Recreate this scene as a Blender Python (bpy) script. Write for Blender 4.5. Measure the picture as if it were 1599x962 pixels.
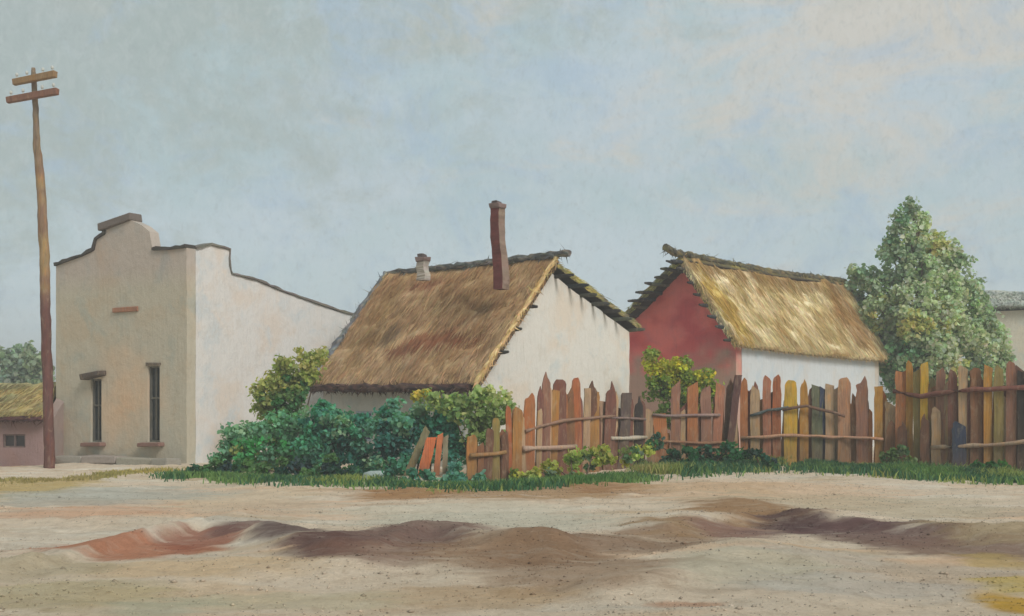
import bpy, math, random
import numpy as np
from mathutils import Vector, Matrix, noise
from mathutils.geometry import tessellate_polygon

sc = bpy.context.scene
for o in list(bpy.data.objects): bpy.data.objects.remove(o)
COL = sc.collection
RNG = random.Random(11)
PI = math.pi

# ------------------------------------------------------------------ camera
EYE = 1.6; F = 1900.0; CX, HY, W0, H0 = 800.0, 623.0, 1599.0, 962.0
cam = bpy.data.cameras.new('camera'); co = bpy.data.objects.new('camera', cam); COL.objects.link(co)
co.location = (0, 0, EYE); co.rotation_euler = (PI/2, 0, 0)
cam.sensor_width = 36; cam.lens = 36*F/W0
cam.shift_y = (HY-H0/2)/W0
cam.clip_end = 5000; cam.clip_start = 0.1
sc.camera = co

# ------------------------------------------------------------------ light
def lin(v):
    v /= 255.0
    return v/12.92 if v <= 0.04045 else ((v+0.055)/1.055)**2.4
def C(r, g, b, k=1.0): return (lin(r)*k, lin(g)*k, lin(b)*k)

SUN_EL = math.radians(38); SUN_AZ = (0.62, -0.78)
sd = Vector((SUN_AZ[0], SUN_AZ[1], 0)).normalized()*math.cos(SUN_EL) + Vector((0, 0, math.sin(SUN_EL)))
ld = bpy.data.lights.new('sun', 'SUN'); lo = bpy.data.objects.new('sun', ld); COL.objects.link(lo)
ld.energy = 1.9; ld.angle = math.radians(20); ld.color = (1.0, 0.95, 0.89)
lo.rotation_euler = sd.to_track_quat('Z', 'Y').to_euler(); lo.location = (20, -20, 30)

sc.view_settings.view_transform = 'Standard'; sc.view_settings.look = 'None'
sc.view_settings.gamma = 1; sc.view_settings.use_curve_mapping = False
sc.view_settings.exposure = 0.18

def N(nt, t, **kw):
    n = nt.nodes.new(t)
    for k, v in kw.items():
        if k in n.inputs: n.inputs[k].default_value = v
        else: setattr(n, k, v)
    return n
def math_n(nt, op, a, b=None, clamp=False):
    n = nt.nodes.new('ShaderNodeMath'); n.operation = op; n.use_clamp = clamp
    for i, x in enumerate((a, b)):
        if x is None: continue
        if isinstance(x, (int, float)): n.inputs[i].default_value = x
        else: nt.links.new(x, n.inputs[i])
    return n.outputs[0]
def mix_c(nt, f, a, b, mode='MIX'):
    n = nt.nodes.new('ShaderNodeMix'); n.data_type = 'RGBA'; n.blend_type = mode
    for s, x in ((0, f), (6, a), (7, b)):
        if isinstance(x, (int, float)): n.inputs[s].default_value = x
        elif isinstance(x, tuple): n.inputs[s].default_value = (*x[:3], 1)
        else: nt.links.new(x, n.inputs[s])
    return n.outputs[2]
def noise_n(nt, vec, scale, detail=4, rough=0.55, dist=0.0, stretch=None, rot=None):
    if stretch or rot:
        m = nt.nodes.new('ShaderNodeMapping'); nt.links.new(vec, m.inputs[0])
        if stretch: m.inputs['Scale'].default_value = stretch
        if rot: m.inputs['Rotation'].default_value = rot
        vec = m.outputs[0]
    n = nt.nodes.new('ShaderNodeTexNoise'); nt.links.new(vec, n.inputs['Vector'])
    n.inputs['Scale'].default_value = scale; n.inputs['Detail'].default_value = detail
    n.inputs['Roughness'].default_value = rough; n.inputs['Distortion'].default_value = dist
    return n.outputs['Fac']
def ramp(nt, x, a, b):
    n = nt.nodes.new('ShaderNodeMapRange'); nt.links.new(x, n.inputs[0])
    n.inputs[1].default_value = a; n.inputs[2].default_value = b; n.interpolation_type = 'SMOOTHSTEP'
    return n.outputs[0]

wd = bpy.data.worlds.new('World'); sc.world = wd; wd.use_nodes = True
nt = wd.node_tree; nt.nodes.clear()
sky = N(nt, 'ShaderNodeTexSky'); sky.sky_type = 'NISHITA'; sky.sun_disc = False
sky.sun_elevation = SUN_EL; sky.sun_rotation = math.atan2(SUN_AZ[0], SUN_AZ[1]); sky.dust_density = 2.0
bg1 = N(nt, 'ShaderNodeBackground', Strength=0.10); nt.links.new(sky.outputs[0], bg1.inputs[0])
tc = N(nt, 'ShaderNodeTexCoord'); v = tc.outputs['Generated']
sx = N(nt, 'ShaderNodeSeparateXYZ'); nt.links.new(v, sx.inputs[0])
# cloud layer: patches of thin blue, grey green and warm cloud over a pale sky
c = mix_c(nt, ramp(nt, noise_n(nt, v, 5.0, 5, .6, .3, (1, 1, 1.7)), .38, .62), C(157, 175, 178), C(168, 181, 187))
hor = ramp(nt, sx.outputs[2], 0.0, 0.20)
c = mix_c(nt, hor, C(184, 199, 205), c)
up_r = math_n(nt, 'ADD', math_n(nt, 'MULTIPLY', sx.outputs[2], 2.2), math_n(nt, 'MULTIPLY', sx.outputs[0], 0.7))
warm = math_n(nt, 'ADD', up_r, math_n(nt, 'MULTIPLY', noise_n(nt, v, 8.0, 7, .68, .5, (1, 1, 1.9)), 1.9))
c = mix_c(nt, math_n(nt, 'MULTIPLY', ramp(nt, warm, 1.42, 1.88), 0.85), c, C(186, 181, 170))
up_l = math_n(nt, 'SUBTRACT', math_n(nt, 'MULTIPLY', sx.outputs[2], 2.2), math_n(nt, 'MULTIPLY', sx.outputs[0], 1.1))
gr = math_n(nt, 'ADD', up_l, math_n(nt, 'MULTIPLY', noise_n(nt, v, 10.0, 6, .68, .4, (1.3, 1, 1.9)), 1.7))
c = mix_c(nt, math_n(nt, 'MULTIPLY', ramp(nt, gr, 1.25, 1.75), 0.8), c, C(150, 160, 155))
bl = noise_n(nt, v, 11.0, 6, .66, .6, (1, 1, 1.5))
c = mix_c(nt, math_n(nt, 'MULTIPLY', ramp(nt, bl, .50, .68), 0.6), c, C(150, 170, 186))
br = noise_n(nt, v, 95.0, 5, .72, .7, (1.25, 1, .8))
c = mix_c(nt, math_n(nt, 'MULTIPLY', ramp(nt, br, .40, .75), 0.18), c, C(200, 204, 202))
br2 = noise_n(nt, v, 170.0, 4, .8, .4, (1.2, 1, .8))
c = mix_c(nt, math_n(nt, 'MULTIPLY', ramp(nt, br2, .48, .74), 0.30), c, C(132, 140, 140))
bg2 = N(nt, 'ShaderNodeBackground', Strength=1.20); nt.links.new(c, bg2.inputs[0])
mx = N(nt, 'ShaderNodeMixShader', Fac=0.93)
nt.links.new(bg1.outputs[0], mx.inputs[1]); nt.links.new(bg2.outputs[0], mx.inputs[2])
wo = N(nt, 'ShaderNodeOutputWorld'); nt.links.new(mx.outputs[0], wo.inputs[0])

# ------------------------------------------------------------------ helpers: geometry
def P(px, py, Y):                       # a point at depth Y seen at that place
    return Vector(((px-CX)*Y/F, Y, EYE+(HY-py)*Y/F))
def hit(px, o, d):                      # distance along a ground line o + t d where it passes px
    k = (px-CX)/F
    return (k*o[1]-o[0])/(d[0]-k*d[1])
def line_pt(px, py, o, d):              # (t, z) on the vertical plane through the line
    t = hit(px, o, d); Y = o[1]+d[1]*t
    return t, EYE+(HY-py)*Y/F

class MB:
    def __init__(s, seed=0): s.v = []; s.f = []; s.c = []; s.r = random.Random(seed)
    def add(s, vs, fs, col=(1, 1, 1)):
        b = len(s.v); s.v += [tuple(x) for x in vs]
        s.f += [tuple(i+b for i in f) for f in fs]
        if callable(col): s.c += [col(Vector(x)) for x in vs]
        elif col and isinstance(col[0], (tuple, list)): s.c += list(col)
        else: s.c += [col]*len(vs)
    def box(s, c, size, M=None, col=(1, 1, 1), jit=0.0):
        c = Vector(c); hx, hy, hz = [a/2 for a in size]
        vs = []
        for x in (-hx, hx):
            for y in (-hy, hy):
                for z in (-hz, hz):
                    p = Vector((x, y, z)) + Vector([s.r.uniform(-jit, jit) for _ in range(3)])
                    vs.append(c + (M @ p if M else p))
        s.add(vs, [(0, 1, 3, 2), (4, 6, 7, 5), (0, 4, 5, 1), (2, 3, 7, 6), (0, 2, 6, 4), (1, 5, 7, 3)], col)
    def tube(s, pts, rad, n=8, col=(1, 1, 1), squash=1.0, rough=0.0):
        pts = [Vector(p) for p in pts]; vs = []; m = len(pts); cols = []
        for i, p in enumerate(pts):
            t = (pts[min(i+1, m-1)]-pts[max(i-1, 0)]).normalized()
            a = t.orthogonal() if abs(t.z) < .9 else t.cross(Vector((0, 1, 0)))
            a.normalize(); b = t.cross(a)
            r = rad[i] if isinstance(rad, (list, tuple)) else rad
            for k in range(n):
                w = 2*PI*k/n; rr = r*(1+s.r.uniform(-rough, rough))
                vs.append(p + a*math.cos(w)*rr + b*math.sin(w)*rr*squash)
                cols.append(col(i/(m-1), p) if callable(col) else col)
        fs = [(i*n+k, i*n+(k+1) % n, (i+1)*n+(k+1) % n, (i+1)*n+k) for i in range(m-1) for k in range(n)]
        fs += [tuple(range(n))[::-1], tuple((m-1)*n+k for k in range(n))]
        s.add(vs, fs, cols)
    def build(s, name, mat, parent=None, base=None, smooth=False):
        root = parent
        while root is not None and root.parent is not None: root = root.parent
        off = Vector(base) if base is not None else (root.location.copy() if root else Vector((0, 0, 0)))
        me = bpy.data.meshes.new(name)
        v = np.array(s.v, dtype=np.float32)-np.array(off, dtype=np.float32)
        me.from_pydata(v.tolist(), [], s.f)
        at = me.color_attributes.new('Col', 'FLOAT_COLOR', 'POINT')
        cc = np.ones((len(s.v), 4), dtype=np.float32); cc[:, :3] = np.array(s.c, dtype=np.float32)
        at.data.foreach_set('color', cc.ravel())
        me.materials.append(mat)
        if smooth: me.polygons.foreach_set('use_smooth', [True]*len(me.polygons))
        me.update()
        o = bpy.data.objects.new(name, me); COL.objects.link(o)
        if parent is not None: o.parent = parent
        elif base is not None: o.location = off
        return o

def tag(o, label=None, cat=None, group=None, kind=None):
    for k, x in (('label', label), ('category', cat), ('group', group), ('kind', kind)):
        if x: o[k] = x
    return o
def thing(name, loc, label, cat, group=None):
    o = bpy.data.objects.new(name, None); COL.objects.link(o); o.location = loc
    o.empty_display_size = .3
    return tag(o, label, cat, group)
def bevel(o, w=0.015, seg=2):
    m = o.modifiers.new('bevel', 'BEVEL'); m.width = w; m.segments = seg; m.limit_method = 'ANGLE'
    m.angle_limit = math.radians(35); return o
def vary(col, r, a=.15):
    k = 1+r.uniform(-a, a)
    return tuple(max(0, x*k*(1+r.uniform(-a*.35, a*.35))) for x in col)
def lerp(a, b, t): return tuple(x+(y-x)*t for x, y in zip(a, b))
def fbm(p, s=1.0, o=4): return noise.fractal(Vector(p)*s, 0.8, 2.0, o)

# ------------------------------------------------------------------ helpers: materials
def mat_base(name, rough=.85, spec=.25):
    m = bpy.data.materials.new(name); m.use_nodes = True; nt = m.node_tree; nt.nodes.clear()
    out = N(nt, 'ShaderNodeOutputMaterial'); b = N(nt, 'ShaderNodeBsdfPrincipled', Roughness=rough)
    b.inputs['Specular IOR Level'].default_value = spec
    nt.links.new(b.outputs[0], out.inputs[0])
    tc = N(nt, 'ShaderNodeTexCoord'); at = N(nt, 'ShaderNodeAttribute', attribute_name='Col')
    return m, nt, b, tc.outputs['Object'], at.outputs['Color'], out
def bump(nt, b, h, strength=.5, dist=.02):
    n = N(nt, 'ShaderNodeBump', Strength=strength, Distance=dist)
    nt.links.new(h, n.inputs['Height']); nt.links.new(n.outputs[0], b.inputs['Normal'])

def m_plaster():                       # limewashed mud plaster: faint peach and blue-grey blotches, vertical streaks
    m, nt, b, v, col, _ = mat_base('limewash_plaster', .9, .15)
    c = mix_c(nt, ramp(nt, noise_n(nt, v, .9, 4, .6, .4), .45, .68), col, mix_c(nt, 1.0, col, (1.0, .92, .85), 'MULTIPLY'))
    c = mix_c(nt, ramp(nt, noise_n(nt, v, 1.3, 4, .6, .3, rot=(1, 2, 3)), .50, .70), c, mix_c(nt, 1.0, col, (.86, .93, .98), 'MULTIPLY'))
    st = noise_n(nt, v, 7, 6, .72, .8, (1.4, 1.4, .24))
    pt = noise_n(nt, v, 1.7, 6, .7, .4, rot=(2, 1, 0))
    c = mix_c(nt, math_n(nt, 'MULTIPLY', ramp(nt, st, .48, .72), .36), c, mix_c(nt, 1.0, col, (.70, .70, .67), 'MULTIPLY'))
    sp = noise_n(nt, v, 38, 4, .7)
    c = mix_c(nt, math_n(nt, 'MULTIPLY', ramp(nt, sp, .52, .72), .45), c, mix_c(nt, 1.0, col, (.7, .68, .62), 'MULTIPLY'))
    c = mix_c(nt, math_n(nt, 'MULTIPLY', ramp(nt, pt, .58, .66), .35), c, mix_c(nt, 1.0, col, (.80, .77, .72), 'MULTIPLY'))
    nt.links.new(c, b.inputs['Base Color'])
    h = math_n(nt, 'ADD', math_n(nt, 'MULTIPLY', noise_n(nt, v, 3.5, 5, .6), 1.5), math_n(nt, 'ADD', st, math_n(nt, 'MULTIPLY', sp, .4)))
    bump(nt, b, h, .55, .035); return m
def m_wood():
    m, nt, b, v, col, _ = mat_base('weathered_wood', .72, .3)
    g = noise_n(nt, v, 22, 5, .7, .6, (1.5, 1.5, .09))
    c = mix_c(nt, math_n(nt, 'MULTIPLY', ramp(nt, g, .42, .72), .65), col, mix_c(nt, 1.0, col, (.42, .38, .36), 'MULTIPLY'))
    g2 = noise_n(nt, v, 9, 5, .7, .9, (1.8, 1.8, .22))
    c = mix_c(nt, math_n(nt, 'MULTIPLY', ramp(nt, g2, .50, .64), .75), c, mix_c(nt, 1.0, col, (1.15, .92, .60), 'MULTIPLY'))
    c = mix_c(nt, math_n(nt, 'MULTIPLY', ramp(nt, g2, .46, .34), .6), c, mix_c(nt, .6, col, C(84, 62, 58)))
    p = noise_n(nt, v, 6.5, 5, .65, .6, (1.3, 1.3, .6))
    c = mix_c(nt, math_n(nt, 'MULTIPLY', ramp(nt, p, .50, .72), .5), c, mix_c(nt, .55, col, C(188, 172, 146)))
    nt.links.new(c, b.inputs['Base Color']); bump(nt, b, g, .7, .02); return m
def m_thatch():
    m, nt, b, v, col, _ = mat_base('old_thatch', .8, .25)
    g = noise_n(nt, v, 14, 5, .7, .5)
    c = mix_c(nt, math_n(nt, 'MULTIPLY', ramp(nt, g, .45, .75), .4), mix_c(nt, 1.0, col, (1.26, 1.32, 1.52), 'MULTIPLY'), mix_c(nt, 1.0, col, (.8, .74, .68), 'MULTIPLY'))
    nt.links.new(c, b.inputs['Base Color']); bump(nt, b, noise_n(nt, v, 40, 4, .7), .7, .03); return m
def m_leaf():
    m = bpy.data.materials.new('foliage_leaves'); m.use_nodes = True; nt = m.node_tree; nt.nodes.clear()
    out = N(nt, 'ShaderNodeOutputMaterial'); at = N(nt, 'ShaderNodeAttribute', attribute_name='Col')
    b = N(nt, 'ShaderNodeBsdfPrincipled', Roughness=.5); b.inputs['Specular IOR Level'].default_value = .35
    t = N(nt, 'ShaderNodeBsdfTranslucent'); mx = N(nt, 'ShaderNodeMixShader', Fac=.42)
    nt.links.new(at.outputs['Color'], b.inputs['Base Color'])
    nt.links.new(mix_c(nt, 1.0, at.outputs['Color'], (1.1, 1.25, .7), 'MULTIPLY'), t.inputs[0])
    nt.links.new(b.outputs[0], mx.inputs[1]); nt.links.new(t.outputs[0], mx.inputs[2]); nt.links.new(mx.outputs[0], out.inputs[0])
    return m
def m_soil():
    m, nt, b, v, col, _ = mat_base('dry_earth', .9, .2)
    s1 = noise_n(nt, v, 2.6, 6, .65, .8, (.5, 1.2, 1))
    c = mix_c(nt, math_n(nt, 'MULTIPLY', ramp(nt, s1, .42, .66), .32), col, mix_c(nt, 1.0, col, (.72, .68, .62), 'MULTIPLY'))
    s2 = noise_n(nt, v, 5.0, 6, .7, .9, (.5, 1.3, 1))
    c = mix_c(nt, math_n(nt, 'MULTIPLY', ramp(nt, s2, .48, .68), .40), c, mix_c(nt, .5, col, C(214, 206, 192)))
    s3 = noise_n(nt, v, 30, 6, .8, .3, (.8, 1.1, 1))
    c = mix_c(nt, math_n(nt, 'MULTIPLY', ramp(nt, s3, .50, .66), .4), c, mix_c(nt, 1.0, c, (.66, .60, .55), 'MULTIPLY'))
    s4 = noise_n(nt, v, 7, 6, .75, .3, (1, .45, 1))
    c = mix_c(nt, math_n(nt, 'MULTIPLY', ramp(nt, s4, .50, .66), .45), c, mix_c(nt, 1.0, c, (.70, .64, .58), 'MULTIPLY'))
    c = mix_c(nt, math_n(nt, 'MULTIPLY', ramp(nt, s4, .46, .34), .35), c, mix_c(nt, 1.0, c, (1.28, 1.26, 1.24), 'MULTIPLY'))
    nt.links.new(c, b.inputs['Base Color'])
    h = math_n(nt, 'ADD', math_n(nt, 'ADD', math_n(nt, 'MULTIPLY', s2, .6), math_n(nt, 'MULTIPLY', s1, .6)), math_n(nt, 'MULTIPLY', s3, 1.0))
    bump(nt, b, h, .9, .05); return m
def m_plain(name, rough=.7, spec=.3, sc_=20):
    m, nt, b, v, col, _ = mat_base(name, rough, spec)
    g = noise_n(nt, v, sc_, 5, .65)
    c = mix_c(nt, math_n(nt, 'MULTIPLY', ramp(nt, g, .4, .75), .5), col, mix_c(nt, 1.0, col, (.55, .52, .5), 'MULTIPLY'))
    nt.links.new(c, b.inputs['Base Color']); bump(nt, b, g, .6, .015); return m
def m_brick():
    m, nt, b, v, col, _ = mat_base('sooty_brick', .85, .2)
    br = N(nt, 'ShaderNodeTexBrick', Scale=1.0); br.inputs['Brick Width'].default_value = .24; br.inputs['Row Height'].default_value = .085
    br.inputs['Mortar Size'].default_value = .008; br.inputs['Color1'].default_value = (1, 1, 1, 1); br.inputs['Color2'].default_value = (.6, .6, .6, 1)
    br.inputs['Mortar'].default_value = (.9, .85, .8, 1)
    mp = N(nt, 'ShaderNodeMapping'); mp.inputs['Rotation'].default_value = (PI/2, 0, 0)
    nt.links.new(v, mp.inputs[0]); nt.links.new(mp.outputs[0], br.inputs[0])
    c = mix_c(nt, .6, col, br.outputs[0], 'MULTIPLY')
    g = noise_n(nt, v, 5, 5, .65, .5)
    c = mix_c(nt, math_n(nt, 'MULTIPLY', ramp(nt, g, .45, .7), .5), c, mix_c(nt, 1.0, col, (.4, .35, .35), 'MULTIPLY'))
    nt.links.new(c, b.inputs['Base Color']); bump(nt, b, math_n(nt, 'SUBTRACT', g, br.outputs['Fac']), .5, .02); return m
def m_glass():
    m, nt, b, v, col, _ = mat_base('dark_window_glass', .12, .5)
    nt.links.new(col, b.inputs['Base Color']); return m
PLASTER, WOOD, THATCH, LEAF, SOIL = m_plaster(), m_wood(), m_thatch(), m_leaf(), m_soil()
STONE, GLASS, BRICK, TAR = m_plain('rough_stone'), m_glass(), m_brick(), m_plain('tarred_capping', .75, .25, 9)

# ------------------------------------------------------------------ the ground
def vnoise(x, y, seed):
    xi = np.floor(x).astype(np.int64); yi = np.floor(y).astype(np.int64); xf = x-xi; yf = y-yi
    def h(a, b):
        n = (a*374761393 + b*668265263 + seed*974634777) & 0x7fffffff
        n = ((n ^ (n >> 13))*1274126177) & 0x7fffffff
        return ((n ^ (n >> 16)) & 0xffff)/65535.0
    u = xf*xf*(3-2*xf); w = yf*yf*(3-2*yf)
    return (h(xi, yi)*(1-u)+h(xi+1, yi)*u)*(1-w)+(h(xi, yi+1)*(1-u)+h(xi+1, yi+1)*u)*w
def fb(x, y, seed, o=4):
    t = 0; a = .5; s = 0
    for i in range(o):
        t = t+a*vnoise(x*2**i, y*2**i, seed+i*17); s += a; a *= .55
    return t/s-0.5
def gxy(px, py):
    Y = EYE*F/(py-HY); return ((px-CX)*Y/F, Y)
# low banks of turned earth crossing the open ground: (points, height, half width)
BANKS = [([(-60, 905), (70, 885), (200, 856), (330, 826), (420, 848), (520, 872), (600, 866), (680, 842), (770, 862), (860, 876), (980, 858), (1080, 832), (1180, 808), (1330, 824), (1450, 838), (1540, 846), (1700, 838)], .13, .8),
         ([(300, 905), (420, 893), (520, 900), (640, 890), (780, 905), (940, 935), (1050, 915), (1180, 888), (1300, 895)], .09, .7),
         ([(-40, 812), (90, 808), (190, 818), (330, 812)], .05, .5),
         ([(840, 766), (960, 758), (1080, 772), (1230, 765)], .06, .8)]
BANKS = [([gxy(*p) for p in pts], h, w) for pts, h, w in BANKS]
def bank_h(x, y):
    z = np.zeros_like(x)
    for pts, h, w in BANKS:
        xs = np.array([p[0] for p in pts]); ys = np.array([p[1] for p in pts])
        yc = np.interp(x, xs, ys)+.5*fb(x*1.3, x*0+3, 5)+.25*fb(x*4.1, x*0+8, 6)
        d = y-yc
        near = np.exp(-(np.minimum(d, 0)/(w*.75))**2); far = np.exp(-(np.maximum(d, 0)/(w*2.4))**2)
        fade = np.clip((x-xs[0]+.6)/1.2, 0, 1)*np.clip((xs[-1]+.6-x)/1.2, 0, 1)
        z += h*np.where(d < 0, near, far)*fade*np.clip(1+2.4*fb(x*.7, y*.9, 9), .05, 2.2)
    return z
def ground_z(x, y):
    x = np.asarray(x, float); y = np.asarray(y, float)
    near = np.clip((70-np.hypot(x, y-25))/30, 0, 1)
    z = .22*fb(x*.16, y*.16, 1)+.10*fb(x*.55, y*.8, 2)+.045*fb(x*2.6, y*3.0, 3, 3)+.034*fb(x*7, y*7, 4, 3)+.014*np.abs(fb(x*13, y*15, 14, 3))
    z = z-.14*np.clip((-8-x)/6, 0, 1)*np.clip((y-22)/8, 0, 1)
    return (z+bank_h(x, y))*near
def gz(x, y): return float(ground_z(np.array([x]), np.array([y]))[0])

def axis(a, b, step, far, g=1.25):
    c = list(np.arange(a, b, step)); s = step; p = c[0]; q = c[-1]; L = []; R = []
    while p > -far: s *= g; p -= s; L.append(p)
    s = step
    while q < far: s *= g; q += s; R.append(q)
    return np.array(L[::-1]+c+R)
gx = axis(-15, 17, .075, 2200); gy = axis(6.5, 32, .065, 2200)
GX, GY = np.meshgrid(gx, gy); GZ = ground_z(GX, GY)
colr = np.zeros(GX.shape+(3,))
def cmix(col, f): colr[:] = colr*(1-f[..., None])+np.array(col)*f[..., None]
def sm(x, a, b): t = np.clip((x-a)/(b-a), 0, 1); return t*t*(3-2*t)
GK = 1.42
colr[:] = C(206, 190, 170, GK)
st = lambda s, k: fb(GX*.22*k+s, GY*.9*k, s, 5)
cmix(C(186, 180, 168, GK), sm(st(21, 1.2), .03, .26)*.6)
cmix(C(212, 178, 146, GK), sm(st(33, 1.0), .03, .24)*.75)
cmix(C(176, 150, 112, GK), sm(st(47, 1.4), .06, .26)*.6)
cmix(C(214, 206, 192, GK), sm(st(52, 1.9), .04, .24)*.7)
cmix(C(150, 132, 112, GK), sm(st(64, 2.6), .10, .28)*.45)
# soils of other colours, dark ones painting shade onto the bank faces: (px, py, rx, ry, colour, amount)
PATCH = [(1200, 768, 220, 20, (206, 178, 150), .8), (700, 800, 200, 10, (198, 190, 172), .7), (350, 780, 140, 16, (204, 184, 158), .8), (300, 930, 190, 18, (206, 178, 142), .5), (40, 762, 120, 14, (176, 152, 88), .8), (150, 800, 150, 12, (196, 150, 120), .5), (160, 775, 200, 14, (158, 164, 158), .6),
         (640, 775, 110, 11, (158, 118, 78), .95), (820, 772, 190, 12, (160, 124, 84), .8), (950, 760, 90, 14, (150, 108, 68), .85), (1090, 760, 150, 14, (188, 158, 124), .6),
         (760, 822, 260, 16, (188, 184, 168), .8), (420, 795, 130, 14, (192, 170, 146), .6), (1320, 790, 260, 18, (180, 168, 144), .6),
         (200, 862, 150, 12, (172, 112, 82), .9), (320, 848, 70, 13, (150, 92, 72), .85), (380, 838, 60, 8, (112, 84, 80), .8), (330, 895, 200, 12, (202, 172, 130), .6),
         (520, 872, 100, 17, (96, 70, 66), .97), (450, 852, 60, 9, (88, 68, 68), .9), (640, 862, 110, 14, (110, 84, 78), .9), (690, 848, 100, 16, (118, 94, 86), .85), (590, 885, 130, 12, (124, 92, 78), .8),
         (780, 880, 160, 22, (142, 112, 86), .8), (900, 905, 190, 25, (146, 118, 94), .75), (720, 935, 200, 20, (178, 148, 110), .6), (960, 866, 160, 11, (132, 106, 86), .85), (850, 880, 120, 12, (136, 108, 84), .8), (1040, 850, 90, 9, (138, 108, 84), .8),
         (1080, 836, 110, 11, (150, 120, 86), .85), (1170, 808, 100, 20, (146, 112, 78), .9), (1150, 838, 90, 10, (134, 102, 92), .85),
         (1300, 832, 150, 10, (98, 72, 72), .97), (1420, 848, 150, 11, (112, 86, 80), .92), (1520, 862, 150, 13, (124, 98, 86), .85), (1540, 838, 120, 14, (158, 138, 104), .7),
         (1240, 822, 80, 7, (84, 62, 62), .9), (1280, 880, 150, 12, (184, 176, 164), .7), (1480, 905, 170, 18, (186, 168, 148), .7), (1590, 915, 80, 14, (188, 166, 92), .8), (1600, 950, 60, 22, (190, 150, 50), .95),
         (1560, 880, 70, 10, (178, 154, 96), .7), (120, 930, 200, 22, (174, 162, 122), .6), (60, 895, 140, 16, (170, 158, 128), .6), (440, 940, 250, 14, (190, 180, 152), .6), (1180, 900, 160, 20, (174, 172, 152), .5),
         (1075, 950, 60, 4, (176, 124, 90), .6), (250, 948, 120, 14, (170, 172, 150), .6), (1330, 925, 200, 16, (178, 174, 168), .5)]
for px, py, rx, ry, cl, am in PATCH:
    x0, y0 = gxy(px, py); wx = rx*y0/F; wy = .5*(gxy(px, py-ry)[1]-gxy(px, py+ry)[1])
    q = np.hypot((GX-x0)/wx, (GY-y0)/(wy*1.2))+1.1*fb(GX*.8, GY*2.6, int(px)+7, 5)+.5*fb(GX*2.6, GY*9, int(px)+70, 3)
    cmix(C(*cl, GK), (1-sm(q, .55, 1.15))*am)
vx = np.stack([GX, GY, GZ], -1).reshape(-1, 3); ny, nx = GX.shape
idx = np.arange(ny*nx).reshape(ny, nx)
fc = np.stack([idx[:-1, :-1], idx[:-1, 1:], idx[1:, 1:], idx[1:, :-1]], -1).reshape(-1, 4)
def raw_mesh(name, verts, faces, cols, mat, smooth=True):
    me = bpy.data.meshes.new(name); k = faces.shape[1]
    me.vertices.add(len(verts)); me.vertices.foreach_set('co', verts.astype(np.float32).ravel())
    me.loops.add(faces.size); me.loops.foreach_set('vertex_index', faces.astype(np.int32).ravel())
    me.polygons.add(len(faces)); me.polygons.foreach_set('loop_start', np.arange(0, faces.size, k, dtype=np.int32))
    me.polygons.foreach_set('loop_total', np.full(len(faces), k, dtype=np.int32))
    if smooth: me.polygons.foreach_set('use_smooth', np.ones(len(faces), dtype=bool))
    me.update(calc_edges=True)
    at = me.color_attributes.new('Col', 'FLOAT_COLOR', 'POINT')
    cc = np.ones((len(verts), 4), dtype=np.float32); cc[:, :3] = cols
    at.data.foreach_set('color', cc.ravel()); me.materials.append(mat)
    o = bpy.data.objects.new(name, me); COL.objects.link(o); return o
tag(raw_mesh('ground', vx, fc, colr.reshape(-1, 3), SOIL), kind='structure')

# ------------------------------------------------------------------ foliage
HEX = np.array([(0, 0), (.42, .28), (.46, .66), (0, 1.0), (-.46, .66), (-.42, .28)])
def leaves(name, clumps, parent, base, size=.12, per=26, seed=1, drop=.0):
    """clumps: (centre, radius, colour). Leaf-sized faces scattered in each clump, turned outward."""
    r = np.random.RandomState(seed); V = []; Cc = []
    for c_, rad, cl in clumps:
        d = r.normal(size=(per, 3)); d /= np.linalg.norm(d, axis=1)[:, None]
        pos = np.array(c_)+d*rad*(r.uniform(.25, 1, (per, 1)))*np.array([1, 1, .85])
        n = d+r.normal(scale=.55, size=(per, 3))+np.array([0, 0, .35]); n /= np.linalg.norm(n, axis=1)[:, None]
        a = r.normal(size=(per, 3))+np.array([0, 0, .9]); a -= (a*n).sum(1)[:, None]*n; a /= np.linalg.norm(a, axis=1)[:, None]
        b = np.cross(n, a); s = size*r.uniform(.55, 1.35, (per, 1)); w = s*r.uniform(.65, 1.0, (per, 1))
        q = pos[:, None, :]+HEX[None, :, 1:2]*(a*s)[:, None, :]+HEX[None, :, 0:1]*(b*w)[:, None, :]
        q[:, 1:3] += (n*s)[:, None, :]*.12; q[:, 4:6] += (n*s)[:, None, :]*.12
        q[:, 3] -= (n*s)[:, None, :][:, 0]*.10
        V.append(q.reshape(-1, 3))
        k = r.uniform(.80, 1.25, (per, 1))*np.array(cl)[None]*(1+r.uniform(-.12, .12, (per, 3)))
        Cc.append(np.repeat(k, 6, axis=0))
    V = np.concatenate(V)-np.array(base); Cc = np.concatenate(Cc)
    f = np.arange(len(V)).reshape(-1, 6)
    f4 = np.concatenate([f[:, [0, 1, 2, 3]], f[:, [0, 3, 4, 5]]])
    o = raw_mesh(name, V, f4, Cc, LEAF, smooth=False)
    if parent is not None: o.parent = parent
    return o
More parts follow.
